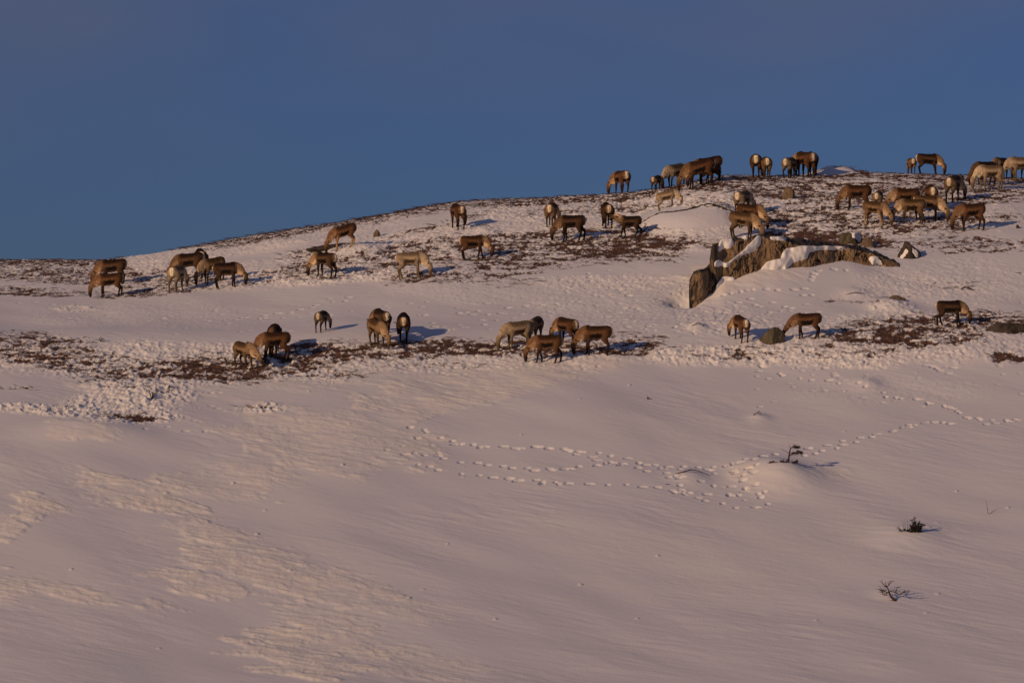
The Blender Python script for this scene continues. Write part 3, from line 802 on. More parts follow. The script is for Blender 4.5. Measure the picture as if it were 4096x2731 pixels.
    nr = np.empty(nv * 3, dtype=np.float32); me.vertices.foreach_get('normal', nr); nr = nr.reshape(-1, 3)
    fz = fbm(co[:, 0] * 16 + co[:, 1] * 9 + seed, co[:, 2] * 8 - co[:, 1] * 7, 31 + seed, 2) * np.where((bk <= 2), .014, .004)
    cc = co.copy(); cc[:, 0] *= SQ; cc += nr * fz[:, None]
    me.vertices.foreach_set('co', cc.astype(np.float32).ravel())
    set_col(me, 'fur', c)
    me.polygons.foreach_set('use_smooth', np.ones(len(me.polygons), dtype=bool))
    me.materials.clear(); me.materials.append(m_fur)
    root = bpy.data.objects.new('reindeer', None); COL.objects.link(root)
    root.location = (x, y, z0); root.rotation_euler = (0, 0, th); root.scale = (sc, sc, sc)
    root.empty_display_size = 0.3
    tag(root, label, 'reindeer', group)
    bo = bpy.data.objects.new('body', me); COL.objects.link(bo); bo.parent = root; me.name = 'reindeer_body'
    # short tail
    tb = MB(); t0 = shear((-.655, 0, .93))
    tpth = np.array([t0 + (0.06, 0, .03), t0 + (.015, 0, .01), t0 + (-.005, 0, -.05), t0 + (.01, 0, -.11)])
    tb.add(tube(tpth, [.03, .038, .034, .012], [.022, .026, .022, .01], side=(0, 1, 0), seg=8))
    tb.v = [(p[0] * SQ, p[1], p[2]) for p in tb.v]
    to = tb.build('tail', m_fur, root)
    set_col(to.data, 'fur', np.ones((len(tb.v), 1)) * rump * .95)
    # cloven hooves
    for (fx, fy, g) in feet:
        hb = MB()
        for q in (-.019, .019):
            hp = np.array([(fx - .055, fy + q, .035 + g), (fx - .03, fy + q, .02 + g), (fx + .03, fy + q * 1.1, .012 + g), (fx + .055, fy + q * .9, .005 + g)])
            hb.add(tube(hp, [.012, .021, .019, .006], [.02, .026, .018, .006], side=(0, 1, 0), seg=8))
        hb.v = [(p[0] * SQ, p[1], p[2]) for p in hb.v]
        hb.build('hoof', m_hoof, root)
    for sgn in (1, -1):
        eb_ = MB(); c0 = Hd[3] + np.array(side) * sgn * hra[3] * .80 + upn * .02
        eb_.add(tube([c0 - Th * .016, c0 - Th * .010, c0 + Th * .010, c0 + Th * .016], [.004, .014, .014, .004], [.004, .014, .014, .004], seg=8))
        eb_.v = [(p[0] * SQ, p[1], p[2]) for p in eb_.v]
        eb_.build('eye', m_eye, root)
    return root

# heading: 0 faces right, 90 faces away, 180 faces left, 270 faces the viewer
HERD = [
 # left group
 (450, 1141, 104, 178, 'dark', 'large dark reindeer grazing behind the smaller brown one at the far left', 'graze', 0),
 (438, 1187, 98, 188, 'brown', 'leftmost reindeer, small and brown, nose in the snow in front of a larger dark one', 'graze', 0),
 (758, 1122, 108, 172, 'dark', 'dark brown reindeer side on, its neck hidden by a pale one seen from behind', 'graze', 0),
 (802, 1108, 110, 100, 'dark', 'reindeer seen from behind, its white rump just right of the tall dark back', 'graze', -30),
 (705, 1168, 104, 75, 'cream', 'pale reindeer seen from behind with its shaded right flank, left slope group', 'graze', -18),
 (850, 1136, 100, 218, 'tan', 'light tan reindeer facing left behind the dark one with a cream neck', 'graze', 0),
 (905, 1153, 100, 2, 'dark', 'dark reindeer with cream neck facing right, head at the right end of the left group', 'graze', 0),
 # left middle slope
 (1375, 1021, 92, 195, 'brown', 'brown reindeer with pale legs facing left in front of the low dark ledge', 'graze', 0),
 (1302, 1110, 98, 143, 'dark', 'dark reindeer facing away to the left, head down on bright crusty snow', 'graze', 25),
 (1640, 1115, 104, 356, 'cream', 'cream coloured reindeer side on facing right in the middle of the left slope', 'graze', 0),
 (1892, 1039, 97, 3, 'brown', 'brown reindeer with dark legs and cream neck, facing right alone on the middle slope', 'graze', 0),
 (1830, 912, 96, 112, 'brown', 'brown reindeer near the skyline with its head down to the right', 'graze', -75),
 # centre
 (2205, 908, 93, 80, 'tan', 'tan reindeer seen from behind, left of the dark one facing left', 'graze', -25),
 (2288, 962, 103, 167, 'dark', 'dark reindeer with white rump facing left, head down beside its own blue shadow', 'graze', 12),
 (2428, 912, 100, 98, 'dark', 'very dark reindeer seen from behind, left of the one holding its head up', 'graze', 0),
 (2520, 952, 86, 176, 'dark', 'small dark reindeer with its pale head held up, facing left', 'level', 20),
 (2665, 862, 78, 0, 'cream', 'pale reindeer facing right with its legs hidden behind the smooth snow mound', 'graze', 0),
 # skyline
 (2487, 778, 94, 113, 'brown', 'brown reindeer at the left end of the skyline group, standing apart', 'graze', 35),
 (2624, 767, 62, 65, 'greyback', 'small grey calf on the skyline seen from behind', 'graze', -20),
 (2700, 750, 92, 226, 'grey', 'grey reindeer on the skyline facing left with a pale neck', 'graze', -10),
 (2800, 752, 108, 179, 'brown', 'big brown reindeer on the skyline facing left, side on', 'graze', 0),
 (2832, 738, 104, 176, 'dark', 'reindeer behind the big brown skyline one, only its back and white rump showing', 'graze', 0),
 (2850, 733, 62, 184, 'tan', 'small reindeer behind the legs of the big brown skyline one', 'graze', 0),
 (3024, 717, 95, 86, 'dark', 'dark reindeer on the skyline seen from behind, left one of a close pair', 'graze', -28),
 (3065, 719, 84, 92, 'tan', 'tan reindeer on the skyline seen from behind, right one of a close pair', 'graze', 0),
 (3158, 717, 83, 62, 'grey', 'grey reindeer on the skyline seen from behind, left of two brown rumps', 'graze', 0),
 (3222, 714, 102, 122, 'brown', 'brown reindeer on the skyline turned away to the left, tan head showing', 'graze', 20),
 (3247, 706, 90, 95, 'dark', 'dark reindeer half hidden on the skyline just left of the bare knoll', 'graze', 0),
 # above the outcrop
 (2970, 862, 98, 62, 'grey', 'grey reindeer seen from behind above the rock outcrop', 'graze', -20),
 (2998, 908, 98, 337, 'brown', 'brown reindeer with long pale neck facing right above the rock outcrop', 'graze', 0),
 (2972, 948, 106, 335, 'tan', 'tan reindeer grazing on top of the rock outcrop', 'graze', 0),
 # right group
 (3645, 697, 65, 98, 'tan', 'reindeer rump behind the dark skyline one at the right', 'graze', 0),
 (3712, 702, 86, 2, 'dark', 'dark reindeer with cream neck facing right on the skyline', 'graze', 0),
 (3430, 845, 102, 179, 'brown', 'brown reindeer facing left, left end of the right hand group', 'graze', 0),
 (3498, 903, 92, 330, 'tan', 'young tan reindeer with pale legs turned to the right, nearest the viewer of its group', 'graze', 10),
 (3512, 846, 82, 76, 'grey', 'grey reindeer seen from behind above the young tan one', 'graze', 0),
 (3625, 852, 100, 180, 'brown', 'brown reindeer with a dark flank stripe behind the cream necked one', 'graze', 0),
 (3650, 899, 100, 178, 'tan', 'tan reindeer with thick cream neck facing left and a shaded dark head', 'graze', -12),
 (3712, 884, 102, 344, 'tan', 'tan reindeer facing right with brown muzzle, crossing behind the cream necked one', 'graze', 0),
 (3725, 836, 94, 92, 'brown', 'reindeer rump with white stripe showing above two tan backs', 'graze', 0),
 (3812, 802, 102, 66, 'greyback', 'dark grey reindeer seen from behind with its head down to the right', 'graze', -30),
 (3885, 922, 108, 196, 'brown', 'brown reindeer with slender legs facing left, lowest of the right group', 'graze', 5),
 (3962, 758, 102, 200, 'cream', 'pale reindeer with a thick cream neck facing left near the right skyline', 'graze', 0),
 (3940, 738, 92, 205, 'dark', 'dark reindeer back showing behind the pale one at the right skyline', 'graze', 0),
 (4000, 712, 84, 233, 'greyback', 'dark grey reindeer on the right skyline behind the pale one', 'graze', 0),
 (4085, 722, 98, 192, 'cream', 'pale reindeer with brown back cut off by the right edge', 'graze', 0),
 (4112, 716, 80, 170, 'dark', 'dark reindeer legs at the right edge behind the pale one', 'graze', 0),
 # front row, left
 (975, 1464, 106, 306, 'tan', 'small tan reindeer with its head up against the bigger brown one', 'low', 20),
 (1100, 1436, 112, 186, 'brown', 'brown reindeer facing left with its head in blue shadow, front row', 'graze', -12),
 (1095, 1408, 112, 268, 'brown', 'reindeer hidden behind the brown one of the front row, only its back showing', 'graze', 0),
 (1285, 1328, 80, 74, 'greyback', 'small dark calf seen from behind alone on smooth snow', 'graze', -26),
 (1526, 1350, 106, 116, 'dark', 'dark reindeer with white rump behind the pale one, front row', 'graze', 20),
 (1508, 1388, 106, 296, 'tan', 'pale tan reindeer facing the viewer, head down, front row', 'graze', 15),
 (1614, 1362, 106, 92, 'dark', 'dark reindeer seen from behind with legs spread, right of the pale front one', 'graze', 22),
 # front row, centre
 (2070, 1393, 110, 207, 'cream', 'cream coloured reindeer facing left, left end of the centre group', 'graze', 0),
 (2140, 1368, 100, 252, 'greyback', 'grey brown reindeer behind the cream one, turned to the viewer', 'graze', 0),
 (2268, 1380, 104, 133, 'brown', 'brown reindeer with white rump turned away behind two others', 'graze', 10),
 (2190, 1455, 112, 180, 'brown', 'brown reindeer with white tail facing left, lowest of the centre group', 'graze', 0),
 (2385, 1428, 116, 180, 'brown', 'large brown reindeer with dark flank facing left, right end of the centre group', 'graze', 0),
 # front row, right
 (2965, 1363, 98, 110, 'brown', 'brown reindeer with cream rump left of the mossy boulder', 'graze', 25),
 (3230, 1361, 104, 179, 'brown', 'reddish brown reindeer facing left with its nose at the mossy boulder', 'low', 8),
 (3800, 1303, 102, 2, 'dark', 'dark reindeer with cream neck facing right alone on the right heath', 'graze', 0),
]
WALK = {1: [.0, -.1, .05, -.12], 15: [.12, -.10, .16, -.14], 7: [.05, -.05, .12, -.1], 60: [.0, .0, .0, 0], 57: [.08, -.14, .14, -.10], 61: [.10, -.06, .10, -.14],
        9: [-.05, .05, .06, .0], 10: [.1, -.12, .05, -.02], 13: [-.02, -.08, .1, -.08], 41: [.05, -.05, -.06, .04], 60: [.0, -.14, .10, -.04]}
for i, row in enumerate(HERD):
    u, v, hp, hd, pal, lab, head, turn = row[:8]
    reindeer(u, v, hp, hd, pal, lab, head, turn, seed=i + 1, stride=WALK.get(i))
print('herd', len(HERD))

# ------------------------------------------------------------------ rocks
def rock(name, label, cat, u, v, w, d, h, seed, mat, sink=0.25, rot=0, cap=None, taper=0.0, group=None, skew=(0, 0)):
    x, y = world_at(u, v)
    z = ground_z(x, y)
    import bmesh
    bm = bmesh.new(); bmesh.ops.create_icosphere(bm, subdivisions=5, radius=1.0)
    co = np.array([p.co[:] for p in bm.verts])
    rr = np.random.RandomState(seed)
    r = np.ones(len(co)) * 1.05
    for _ in range(16):     # planar breaks
        n = rr.normal(size=3); n /= np.linalg.norm(n); c = rr.uniform(.62, .95)
        dp = co @ n
        r = np.minimum(r, np.where(dp > 0.05, c / np.maximum(dp, 0.05), 9))
    n1 = fbm(co[:, 0] * 2.2 + seed, co[:, 2] * 2.2 + co[:, 1] * 1.7, seed, 5, .6)
    r = r * (1 + 0.12 * n1)
    P = co * r[:, None]
    P[:, 2] = np.maximum(P[:, 2], -0.6)
    P[:, :2] *= (1 - taper * np.clip(P[:, 2], 0, 1))[:, None]
    P[:, 0] += skew[0] * P[:, 2]; P[:, 1] += skew[1] * P[:, 2]
    P = P * np.array([w / 2, d / 2, h / (1 - sink) / 1.0])
    P[:, 2] -= h * sink * 0.3
    faces = [tuple(q.index for q in f.verts) for f in bm.faces]; bm.free()
    o = mesh_obj(name, P, faces, mat)
    o.location = (x, y, z); o.rotation_euler = (0, 0, rot)
    tag(o, label, cat, group)
    if cap:
        cm = np.zeros(len(P))
        N = np.array([q.normal[:] for q in o.data.vertices])
        for (ax, az, rx, rz) in cap:      # patches in local front view
            q = np.sqrt(((P[:, 0] - ax - .6 * (P[:, 2] - az) * (1 if ax < 0 else -1)) / rx) ** 2 + ((P[:, 2] - az) / rz) ** 2) + .8 * fbm(P[:, 0] * 5, P[:, 2] * 5, seed + 3, 3)
            cm = np.maximum(cm, (1 - sstep(.7, 1.1, q)) * (N[:, 1] < 0.45))
        Q = P + N * (-0.012 + 0.028 * cm)[:, None]
        ff = [f for f in faces if max(cm[list(f)]) > .05]
        if ff:
            used = sorted({i for f in ff for i in f}); mp_ = {a: b for b, a in enumerate(used)}
            mesh_obj('snow_patch', Q[used], [tuple(mp_[i] for i in f) for f in ff], m_cap, o)
    return o

rock('boulder', 'small dark rounded boulder alone near the left skyline, above the low ledge', 'boulder', 1506, 950, .34, .3, .24, 3, m_rockb)
rock('boulder', 'round brown boulder on the upper slope below the skyline pair', 'boulder', 3156, 797, .58, .5, .34, 8, m_rockb)
rock('boulder', 'greenish mossy boulder that a brown reindeer sniffs at', 'boulder', 3093, 1368, .98, .8, .42, 12, m_rocky, skew=(.3, 0))
rock('boulder', 'yellow lichen boulder with a snow patch behind the top of the outcrop', 'boulder', 3400, 968, .95, .9, .42, 21, m_rocky, cap=[(.25, .22, .2, .25)])
rock('boulder', 'low brown boulder right of the yellow lichen one', 'boulder', 3470, 982, .62, .6, .26, 33, m_rockb)
rock('boulder', 'pointed dark boulder streaked with snow, right of the outcrop', 'boulder', 3638, 1030, .95, .9, .58, 40, m_rockd, cap=[(-.22, .1, .09, .2), (.2, .15, .12, .2)], taper=.55)
rock('boulder', 'small yellowish boulder on the right skyline behind a grey reindeer', 'boulder', 3843, 722, .36, .4, .24, 44, m_rocky)
rock('boulder', 'tiny dark stone on the right heath below the lowest right reindeer', 'stone', 4072, 912, .18, .2, .12, 47, m_rockd)
rock('rock_ledge', 'low dark rock ledge behind two reindeer on the left slope', 'ledge', 1345, 1004, 2.3, 1.0, .15, 51, m_rockd).rotation_euler[1] = -.06
rock('rock_slab', 'flat dark rock slab at the right edge below the heath', 'slab', 4030, 1325, 1.9, 1.0, .26, 57, m_rockd)
rock('boulder', 'bare rock cap of the low mound above the right heath', 'rock', 3585, 1205, .75, .5, .12, 61, m_rockb)

# the large outcrop: a wedge of rock that rises to the left and runs away to the right
def pix(pts): return [(2650 + a / k2, 900 + b / k2) for a, b in pts]
def outcrop():
    NU, NW = 260, 90
    us = np.linspace(2758, 3604, NU)
    vt = np.interp(us, *zip(*VT)); ve = np.interp(us, *zip(*VE)); vb = np.interp(us, *zip(*VB))
    P = np.zeros((NU, NW, 3))
    for i, u in enumerate(us):
        _, yb = rock_foot(u)
        zb = ray_z(vb[i] + 6, yb)
        lean = 0.25 + 0.30 * max(0, vb[i] - ve[i]) / 150
        # follow the smooth top edge but with a plan curve that closes at both ends
        e0 = min(1, (u - 2758) / 40.0); e1 = min(1, (3604 - u) / 120.0)
        ye = yb + lean + .4 * (1 - e0)
        ze = ray_z(ve[i], ye)
        ze = max(ze, zb + .02)
        dpt = 0.5 + 2.6 * math.sqrt(max(e0 * e1, 0))
        yt = ye + dpt
        zt = ray_z(vt[i], yt)
        xof = lambda yy, vv: (u - 2048) / F * yy / (math.cos(PITCH) - (1365.5 - vv) / F * math.sin(PITCH))
        zback = broad_z(xof(yt + 1.2, vt[i]), yt + 1.2) - .6
        ctrl = [(0, xof(yb, vb[i]), yb - .25, zb - .9), (.12, xof(yb, vb[i]), yb - .05, zb), (.40, xof(yb + lean * .5, vb[i]), yb + lean * .45, zb + (ze - zb) * .55),
                (.62, xof(ye, ve[i]), ye - .04, ze - .03), (.66, xof(ye, ve[i]), ye + .05, ze), (.84, xof(yt, vt[i]), yt, zt), (1.0, xof(yt, vt[i]), yt + 1.2, min(zback, zt - .1))]
        w = np.linspace(0, 1, NW)
        cw = [c[0] for c in ctrl]
        for k in range(3): P[i, :, k] = np.interp(w, cw, [c[k + 1] for c in ctrl])
    X_, Z_ = P[:, :, 0], P[:, :, 2]
    # rough, vertically fractured face
    wv = np.linspace(0, 1, NW)[None, :]
    face = sstep(0.0, .15, wv) * (1 - sstep(.60, .72, wv))
    n = fbm(X_ * 1.6, Z_ * .9 + P[:, :, 1] * .3, 201, 5, .6); n2 = fbm(X_ * 5, Z_ * 2.0, 211, 4, .6)
    crack = np.abs(fbm(X_ * 1.1 + .3 * n2, Z_ * .35, 221, 3)); crack = 1 - sstep(0, .07, crack)
    blk = np.round(fbm(X_ * .9, Z_ * .5, 241, 3) * 5) / 5
    P[:, :, 1] += face * (-.20 * n - .06 * n2 + .16 * crack - .16 * blk)
    P[:, :, 2] += (1 - face) * .09 * n2 * sstep(.6, .7, wv) * (1 - sstep(.85, .95, wv)) + .05 * n2 + .05 * n * sstep(.5, .65, wv)
    V_ = P.reshape(-1, 3)
    id_ = np.arange(NU * NW).reshape(NU, NW)
    q = np.stack([id_[:-1, :-1].ravel(), id_[1:, :-1].ravel(), id_[1:, 1:].ravel(), id_[:-1, 1:].ravel()], 1)
    faces = [tuple(r) for r in q.tolist()]
    faces += [tuple(id_[0, ::1].tolist()[::-1])[::-1], tuple(id_[-1, ::1].tolist())[::-1]]
    o = mesh_obj('rock_outcrop', V_, faces, m_rock, smooth=False)
    tag(o, 'large wedge of lichen covered rock with snow lying on its ledges', 'rock outcrop')
    o.data.materials.append(m_rockd)
    fi = np.arange((NU - 1) * (NW - 1)); fu = fi // (NW - 1); fw = fi % (NW - 1)
    rr0 = fbm(fu * .06, fw * .12, 251, 3)
    dk_ = ((fw / NW + .10 * rr0 > .60) | (us[fu] + 40 * rr0 < 2768)).astype(np.int32)
    o.data.polygons.foreach_set('material_index', np.concatenate([dk_, np.ones(len(o.data.polygons) - len(dk_), np.int32)]))
    # snow lying on ledges
    pu, pv = project(V_[:, 0], V_[:, 1], V_[:, 2])
    nn = 12 * fbm(V_[:, 0] * 3, V_[:, 2] * 3, 231, 3)
    polys = [[(805, 372), (850, 308), (975, 282), (982, 240), (1010, 203), (1120, 183), (1500, 188), (1500, 199), (1330, 198), (1200, 215), (1180, 270), (1100, 290), (1040, 330), (1010, 392)],
             [(425, 300), (460, 290), (520, 322), (640, 232), (730, 142), (770, 100), (806, 100), (800, 150), (760, 203), (640, 252), (560, 300), (522, 352), (500, 325), (430, 342)],
             [(470, 128), (570, 120), (577, 160), (540, 197), (495, 182), (462, 222)],
             [(425, 600), (440, 500), (490, 425), (520, 428), (590, 440), (600, 560), (500, 620)],
             [(1690, 275), (1760, 265), (1800, 320), (1720, 325)], [(650, 105), (700, 95), (690, 125)], [(880, 108), (1010, 112), (1000, 124), (900, 120)]]
    tri_mask = np.full(len(V_), -99.0)
    for pl in polys:
        pl = pix(pl)
        inside = np.zeros(len(V_), bool); dmin = np.full(len(V_), 1e9)
        for (ax, ay), (bx, by) in zip(pl, pl[1:] + pl[:1]):
            c = ((ay > pv) != (by > pv)) & (pu < (bx - ax) * (pv - ay) / (by - ay + 1e-9) + ax)
            inside ^= c
            L = (bx - ax) ** 2 + (by - ay) ** 2
            t = np.clip(((pu - ax) * (bx - ax) + (pv - ay) * (by - ay)) / L, 0, 1)
            dmin = np.minimum(dmin, np.hypot(pu - ax - t * (bx - ax), pv - ay - t * (by - ay)))
        tri_mask = np.maximum(tri_mask, np.where(inside, dmin, -dmin))
    tri_mask = tri_mask + nn * .4 + 2
    wall = (np.tile(np.linspace(0, 1, NW), NU) < .88)
    m = sstep(-4, 4, tri_mask) * wall
    N = np.array([q_.normal[:] for q_ in o.data.vertices])
    if N[:, 1].mean() > 0 and False: N = -N
    off = np.stack([np.zeros(len(V_)), -np.ones(len(V_)) * .8, np.ones(len(V_)) * .7], 1)
    Q = V_ + off * (-.09 + .22 * m)[:, None]
    Q = Q.reshape(NU, NW, 3)
    for _ in range(6):
        Q[1:-1, 1:-1] = (Q[1:-1, 1:-1] * 2 + Q[:-2, 1:-1] + Q[2:, 1:-1] + Q[1:-1, :-2] + Q[1:-1, 2:]) / 6
    Q = Q.reshape(-1, 3)
    ff = q[(m[q].max(axis=1) > .15)]
    used, inv = np.unique(ff, return_inverse=True)
    mesh_obj('snow_patch', Q[used], inv.reshape(ff.shape), m_cap, o)
    # dark upright slab against the left end
    xs, ys = world_at(2848, 1168)
    mbs = MB()
    zt = ray_z(978, ys + .5); zb = ray_z(1190, ys + .1) - .4
    pth = [np.array([xs - .02 + .12 * t, ys + .02 + .38 * t, zb + (zt - zb) * t]) for t in np.linspace(0, 1, 14)]
    wdt = np.interp(np.linspace(0, 1, 14), [0, .3, .6, .9, 1], [.34, .26, .15, .12, .05])
    rr = np.random.RandomState(4)
    mbs.add(tube(pth, wdt * (1 + .15 * rr.normal(size=14)), [.22] * 13 + [.1], side=(1, 0, 0), seg=9))
    mbs.build('upright_slab', m_rockd, o, smooth=False)
outcrop()

# ------------------------------------------------------------------ heather and grass stuff
def blades():
    rr = np.random.RandomState(9)
    J = np.arange(len(y_a) + 5, len(y_a) + NY - 5)
    sub = dark_v[J][:, 42:42 + NS - 2] * (m_heath[J][:, 42:42 + NS - 2] > .12)
    prob = np.clip(0.26 + sub * 1.1, 0.05, .5) * (m_heath[J][:, 42:42 + NS - 2] > .15)
    pick = rr.rand(*prob.shape) < prob * 0.42
    jj, ii = np.nonzero(pick)
    print('blades', len(jj))
    x0 = X[J[jj], ii + 42] + rr.uniform(-.03, .03, len(jj)); y0 = Yg[J[jj], ii + 42]; z0 = H[J[jj], ii + 42]
    n = len(jj)
    L = rr.uniform(.07, .26, n) * np.where(rr.rand(n) < .12, 1.5, 1); az = rr.uniform(0, 2 * np.pi, n); el = np.radians(rr.uniform(0, 28, n))
    dx = np.cos(az) * np.cos(el) * L; dy = np.sin(az) * np.cos(el) * L; dz = np.sin(el) * L
    lng = rr.rand(n) < .22
    L = np.where(lng, rr.uniform(.3, .75, n), L); az = np.where(lng, rr.normal(0, .35, n) + np.where(rr.rand(n) < .5, 0, np.pi), az); el = np.where(lng, rr.uniform(0, .12, n), el)
    dx = np.cos(az) * np.cos(el) * L; dy = np.sin(az) * np.cos(el) * L; dz = np.sin(el) * L + dy * .2 * lng + .012 * lng
    wd = rr.uniform(.006, .015, n)
    a = np.stack([x0, y0, z0 - .01], 1); d = np.stack([dx, dy, dz], 1)
    up = np.stack([np.zeros(n), np.zeros(n), wd], 1); sd = np.stack([-np.sin(az) * wd, np.cos(az) * wd, np.zeros(n)], 1)
    v0 = a + sd; v1 = a - sd; v2 = a + d; v3 = a + d * .4 + up * 2
    Vv = np.stack([v0, v1, v2, v3], 1).reshape(-1, 3)
    base = np.arange(n) * 4
    Fq = np.concatenate([np.stack([base, base + 1, base + 3], 1), np.stack([base + 1, base + 2, base + 3], 1), np.stack([base + 2, base, base + 3], 1)])
    o = mesh_obj('heather', Vv, Fq, m_twig, smooth=False)
    tag(o, 'dark brown heather and dwarf twigs poking through the crusty snow', 'heather', kind='stuff')
blades()

# ------------------------------------------------------------------ plants that stand alone
def branch_path(p0, d, L, n, rg, curl=.25, up=0.0):
    P = [np.array(p0, float)]; d = np.array(d, float); d /= np.linalg.norm(d)
    for i in range(n):
        d = d + np.array([rg.uniform(-curl, curl), rg.uniform(-curl, curl), rg.uniform(-curl, curl) + up]); d /= np.linalg.norm(d)
        P.append(P[-1] + d * L / n)
    return np.array(P)

def at(u, v, dz=-.03):
    x, y = world_at(u, v); return Vector((x, y, ground_z(x, y) + dz))

def lift(u, v):
    """ground point seen at (u, v) including mounds"""
    x, y = world_at(u, v)
    best = None
    for k in range(-40, 41):
        yy = y + k * .15
        xx = (u - 2048) / F * yy
        z = ground_z(xx, yy)
        pu, pv_ = project(xx, yy, z)
        if best is None or abs(pv_ - v) < best[0]: best = (abs(pv_ - v), xx, yy, z)
    return Vector((best[1], best[2], best[3] - .02))

def leafcard(mb, p, d, L, w, rg):
    d = d / np.linalg.norm(d); s_ = np.cross(d, np.array([rg.uniform(-1, 1), rg.uniform(-1, 1), rg.uniform(-1, 1)])); s_ /= np.linalg.norm(s_) + 1e-9
    nrm = np.cross(d, s_)
    o = len(mb.v)
    mb.v += [tuple(p), tuple(p + d * L * .5 + s_ * w + nrm * .004), tuple(p + d * L), tuple(p + d * L * .5 - s_ * w + nrm * .004)]
    mb.f.append((o, o + 1, o + 2, o + 3))

# crooked pine sapling: bare stem leaning right, two flat tufts, low tufts at the foot
def pine():
    root = bpy.data.objects.new('pine_sapling', None); COL.objects.link(root)
    L0 = lift(3150, 1850); root.location = L0
    s_ = PXM(L0.y)
    tag(root, 'crooked little pine sapling with two flat tufts of needles on a snow hump', 'sapling')
    def q(zx, zy, d=0): return np.array([(zx - 780) / 7.84 / s_, d, (805 - zy) / 7.84 / s_])
    stem = [q(790, 830), q(805, 740, .02), q(820, 640, .03), q(830, 540, .0), q(850, 430, -.02), q(870, 350, 0), q(920, 310, .03), q(1000, 300, .05), q(1130, 300, .06)]
    mb = MB(); r = np.array([.032, .028, .025, .023, .020, .016, .012, .009, .005])
    mb.add(tube(stem, r, r, side=(0, 1, 0), seg=8))
    b2 = [q(715, 800, .05), q(750, 740, .03), q(800, 660, .02)]; mb.add(tube(b2, [.016, .014, .012], [.016, .014, .012], side=(0, 1, 0), seg=7))
    b3 = [q(835, 575), q(890, 530, -.03), q(960, 490, -.05), q(1040, 490, -.03), q(1110, 530, 0)]; mb.add(tube(b3, [.013, .012, .012, .01, .006], [.013, .012, .012, .01, .006], side=(0, 1, 0), seg=7))
    b4 = [q(1000, 495, -.04), q(1100, 480, .02), q(1220, 480, .06)]; mb.add(tube(b4, [.01, .009, .005], [.01, .009, .005], side=(0, 1, 0), seg=7))
    for pts in ([q(870, 330), q(840, 250, .03), q(815, 190, .05)], [q(825, 505), q(730, 430, .03), q(600, 360, .1), q(560, 320, .1)], [q(840, 570), q(980, 560, -.08), q(1100, 590, -.1)], [q(700, 790), q(640, 770, .02), q(560, 770, .05)], [q(640, 730, .05), q(690, 640, .1)], [q(1060, 700), q(1090, 830), q(1160, 850), q(1250, 880), q(1400, 960)], [q(800, 850), q(870, 850), q(930, 890)]):
        n = len(pts); mb.add(tube(pts, list(np.linspace(.008, .003, n)), list(np.linspace(.008, .003, n)), side=(0, 1, 0), seg=5))
    mb.build('stem', m_bark, root)
    rg = random.Random(3); nm = MB()
    tufts = [(1000, 300, 45, 50, 200), (1090, 310, 55, 40, 200), (1140, 300, 25, 25, 70), (930, 510, 35, 30, 100), (980, 490, 40, 25, 90), (1100, 460, 50, 50, 150), (1170, 480, 55, 50, 190), (1215, 490, 30, 30, 110), (1060, 510, 50, 20, 90)]
    for (a, b_, ra_, rb_, n) in tufts:
        for _ in range(int(n * .8)):
            p = q(a + rg.gauss(0, ra_ * .6), b_ + rg.gauss(0, rb_ * .5), rg.gauss(0, .04))
            leafcard(nm, p, np.array([rg.gauss(.3, 1), rg.gauss(0, .7), rg.gauss(.3, .8)]), rg.uniform(.03, .06), .005, rg)
    nm.build('needles', m_needle, root, smooth=False)
    lm = MB()
    for (a, b_, ra_, rb_, n) in [(300, 780, 60, 40, 120), (230, 810, 50, 20, 80), (340, 830, 40, 25, 70), (440, 810, 45, 30, 80), (600, 760, 60, 25, 130), (680, 790, 50, 15, 80), (980, 790, 40, 20, 90), (1050, 790, 30, 30, 90), (1065, 740, 12, 30, 50), (110, 880, 50, 20, 60), (800, 880, 30, 20, 30)]:
        for _ in range(n):
            p = q(a + rg.gauss(0, ra_ * .6), b_ + rg.gauss(0, rb_ * .5) + 8, rg.gauss(0, .06))
            leafcard(lm, p, np.array([rg.gauss(0, 1), rg.gauss(0, .6), abs(rg.gauss(.2, .8))]), rg.uniform(.03, .07), .007, rg)
    lm.build('low_shoots', m_bark, root, smooth=False)
pine()

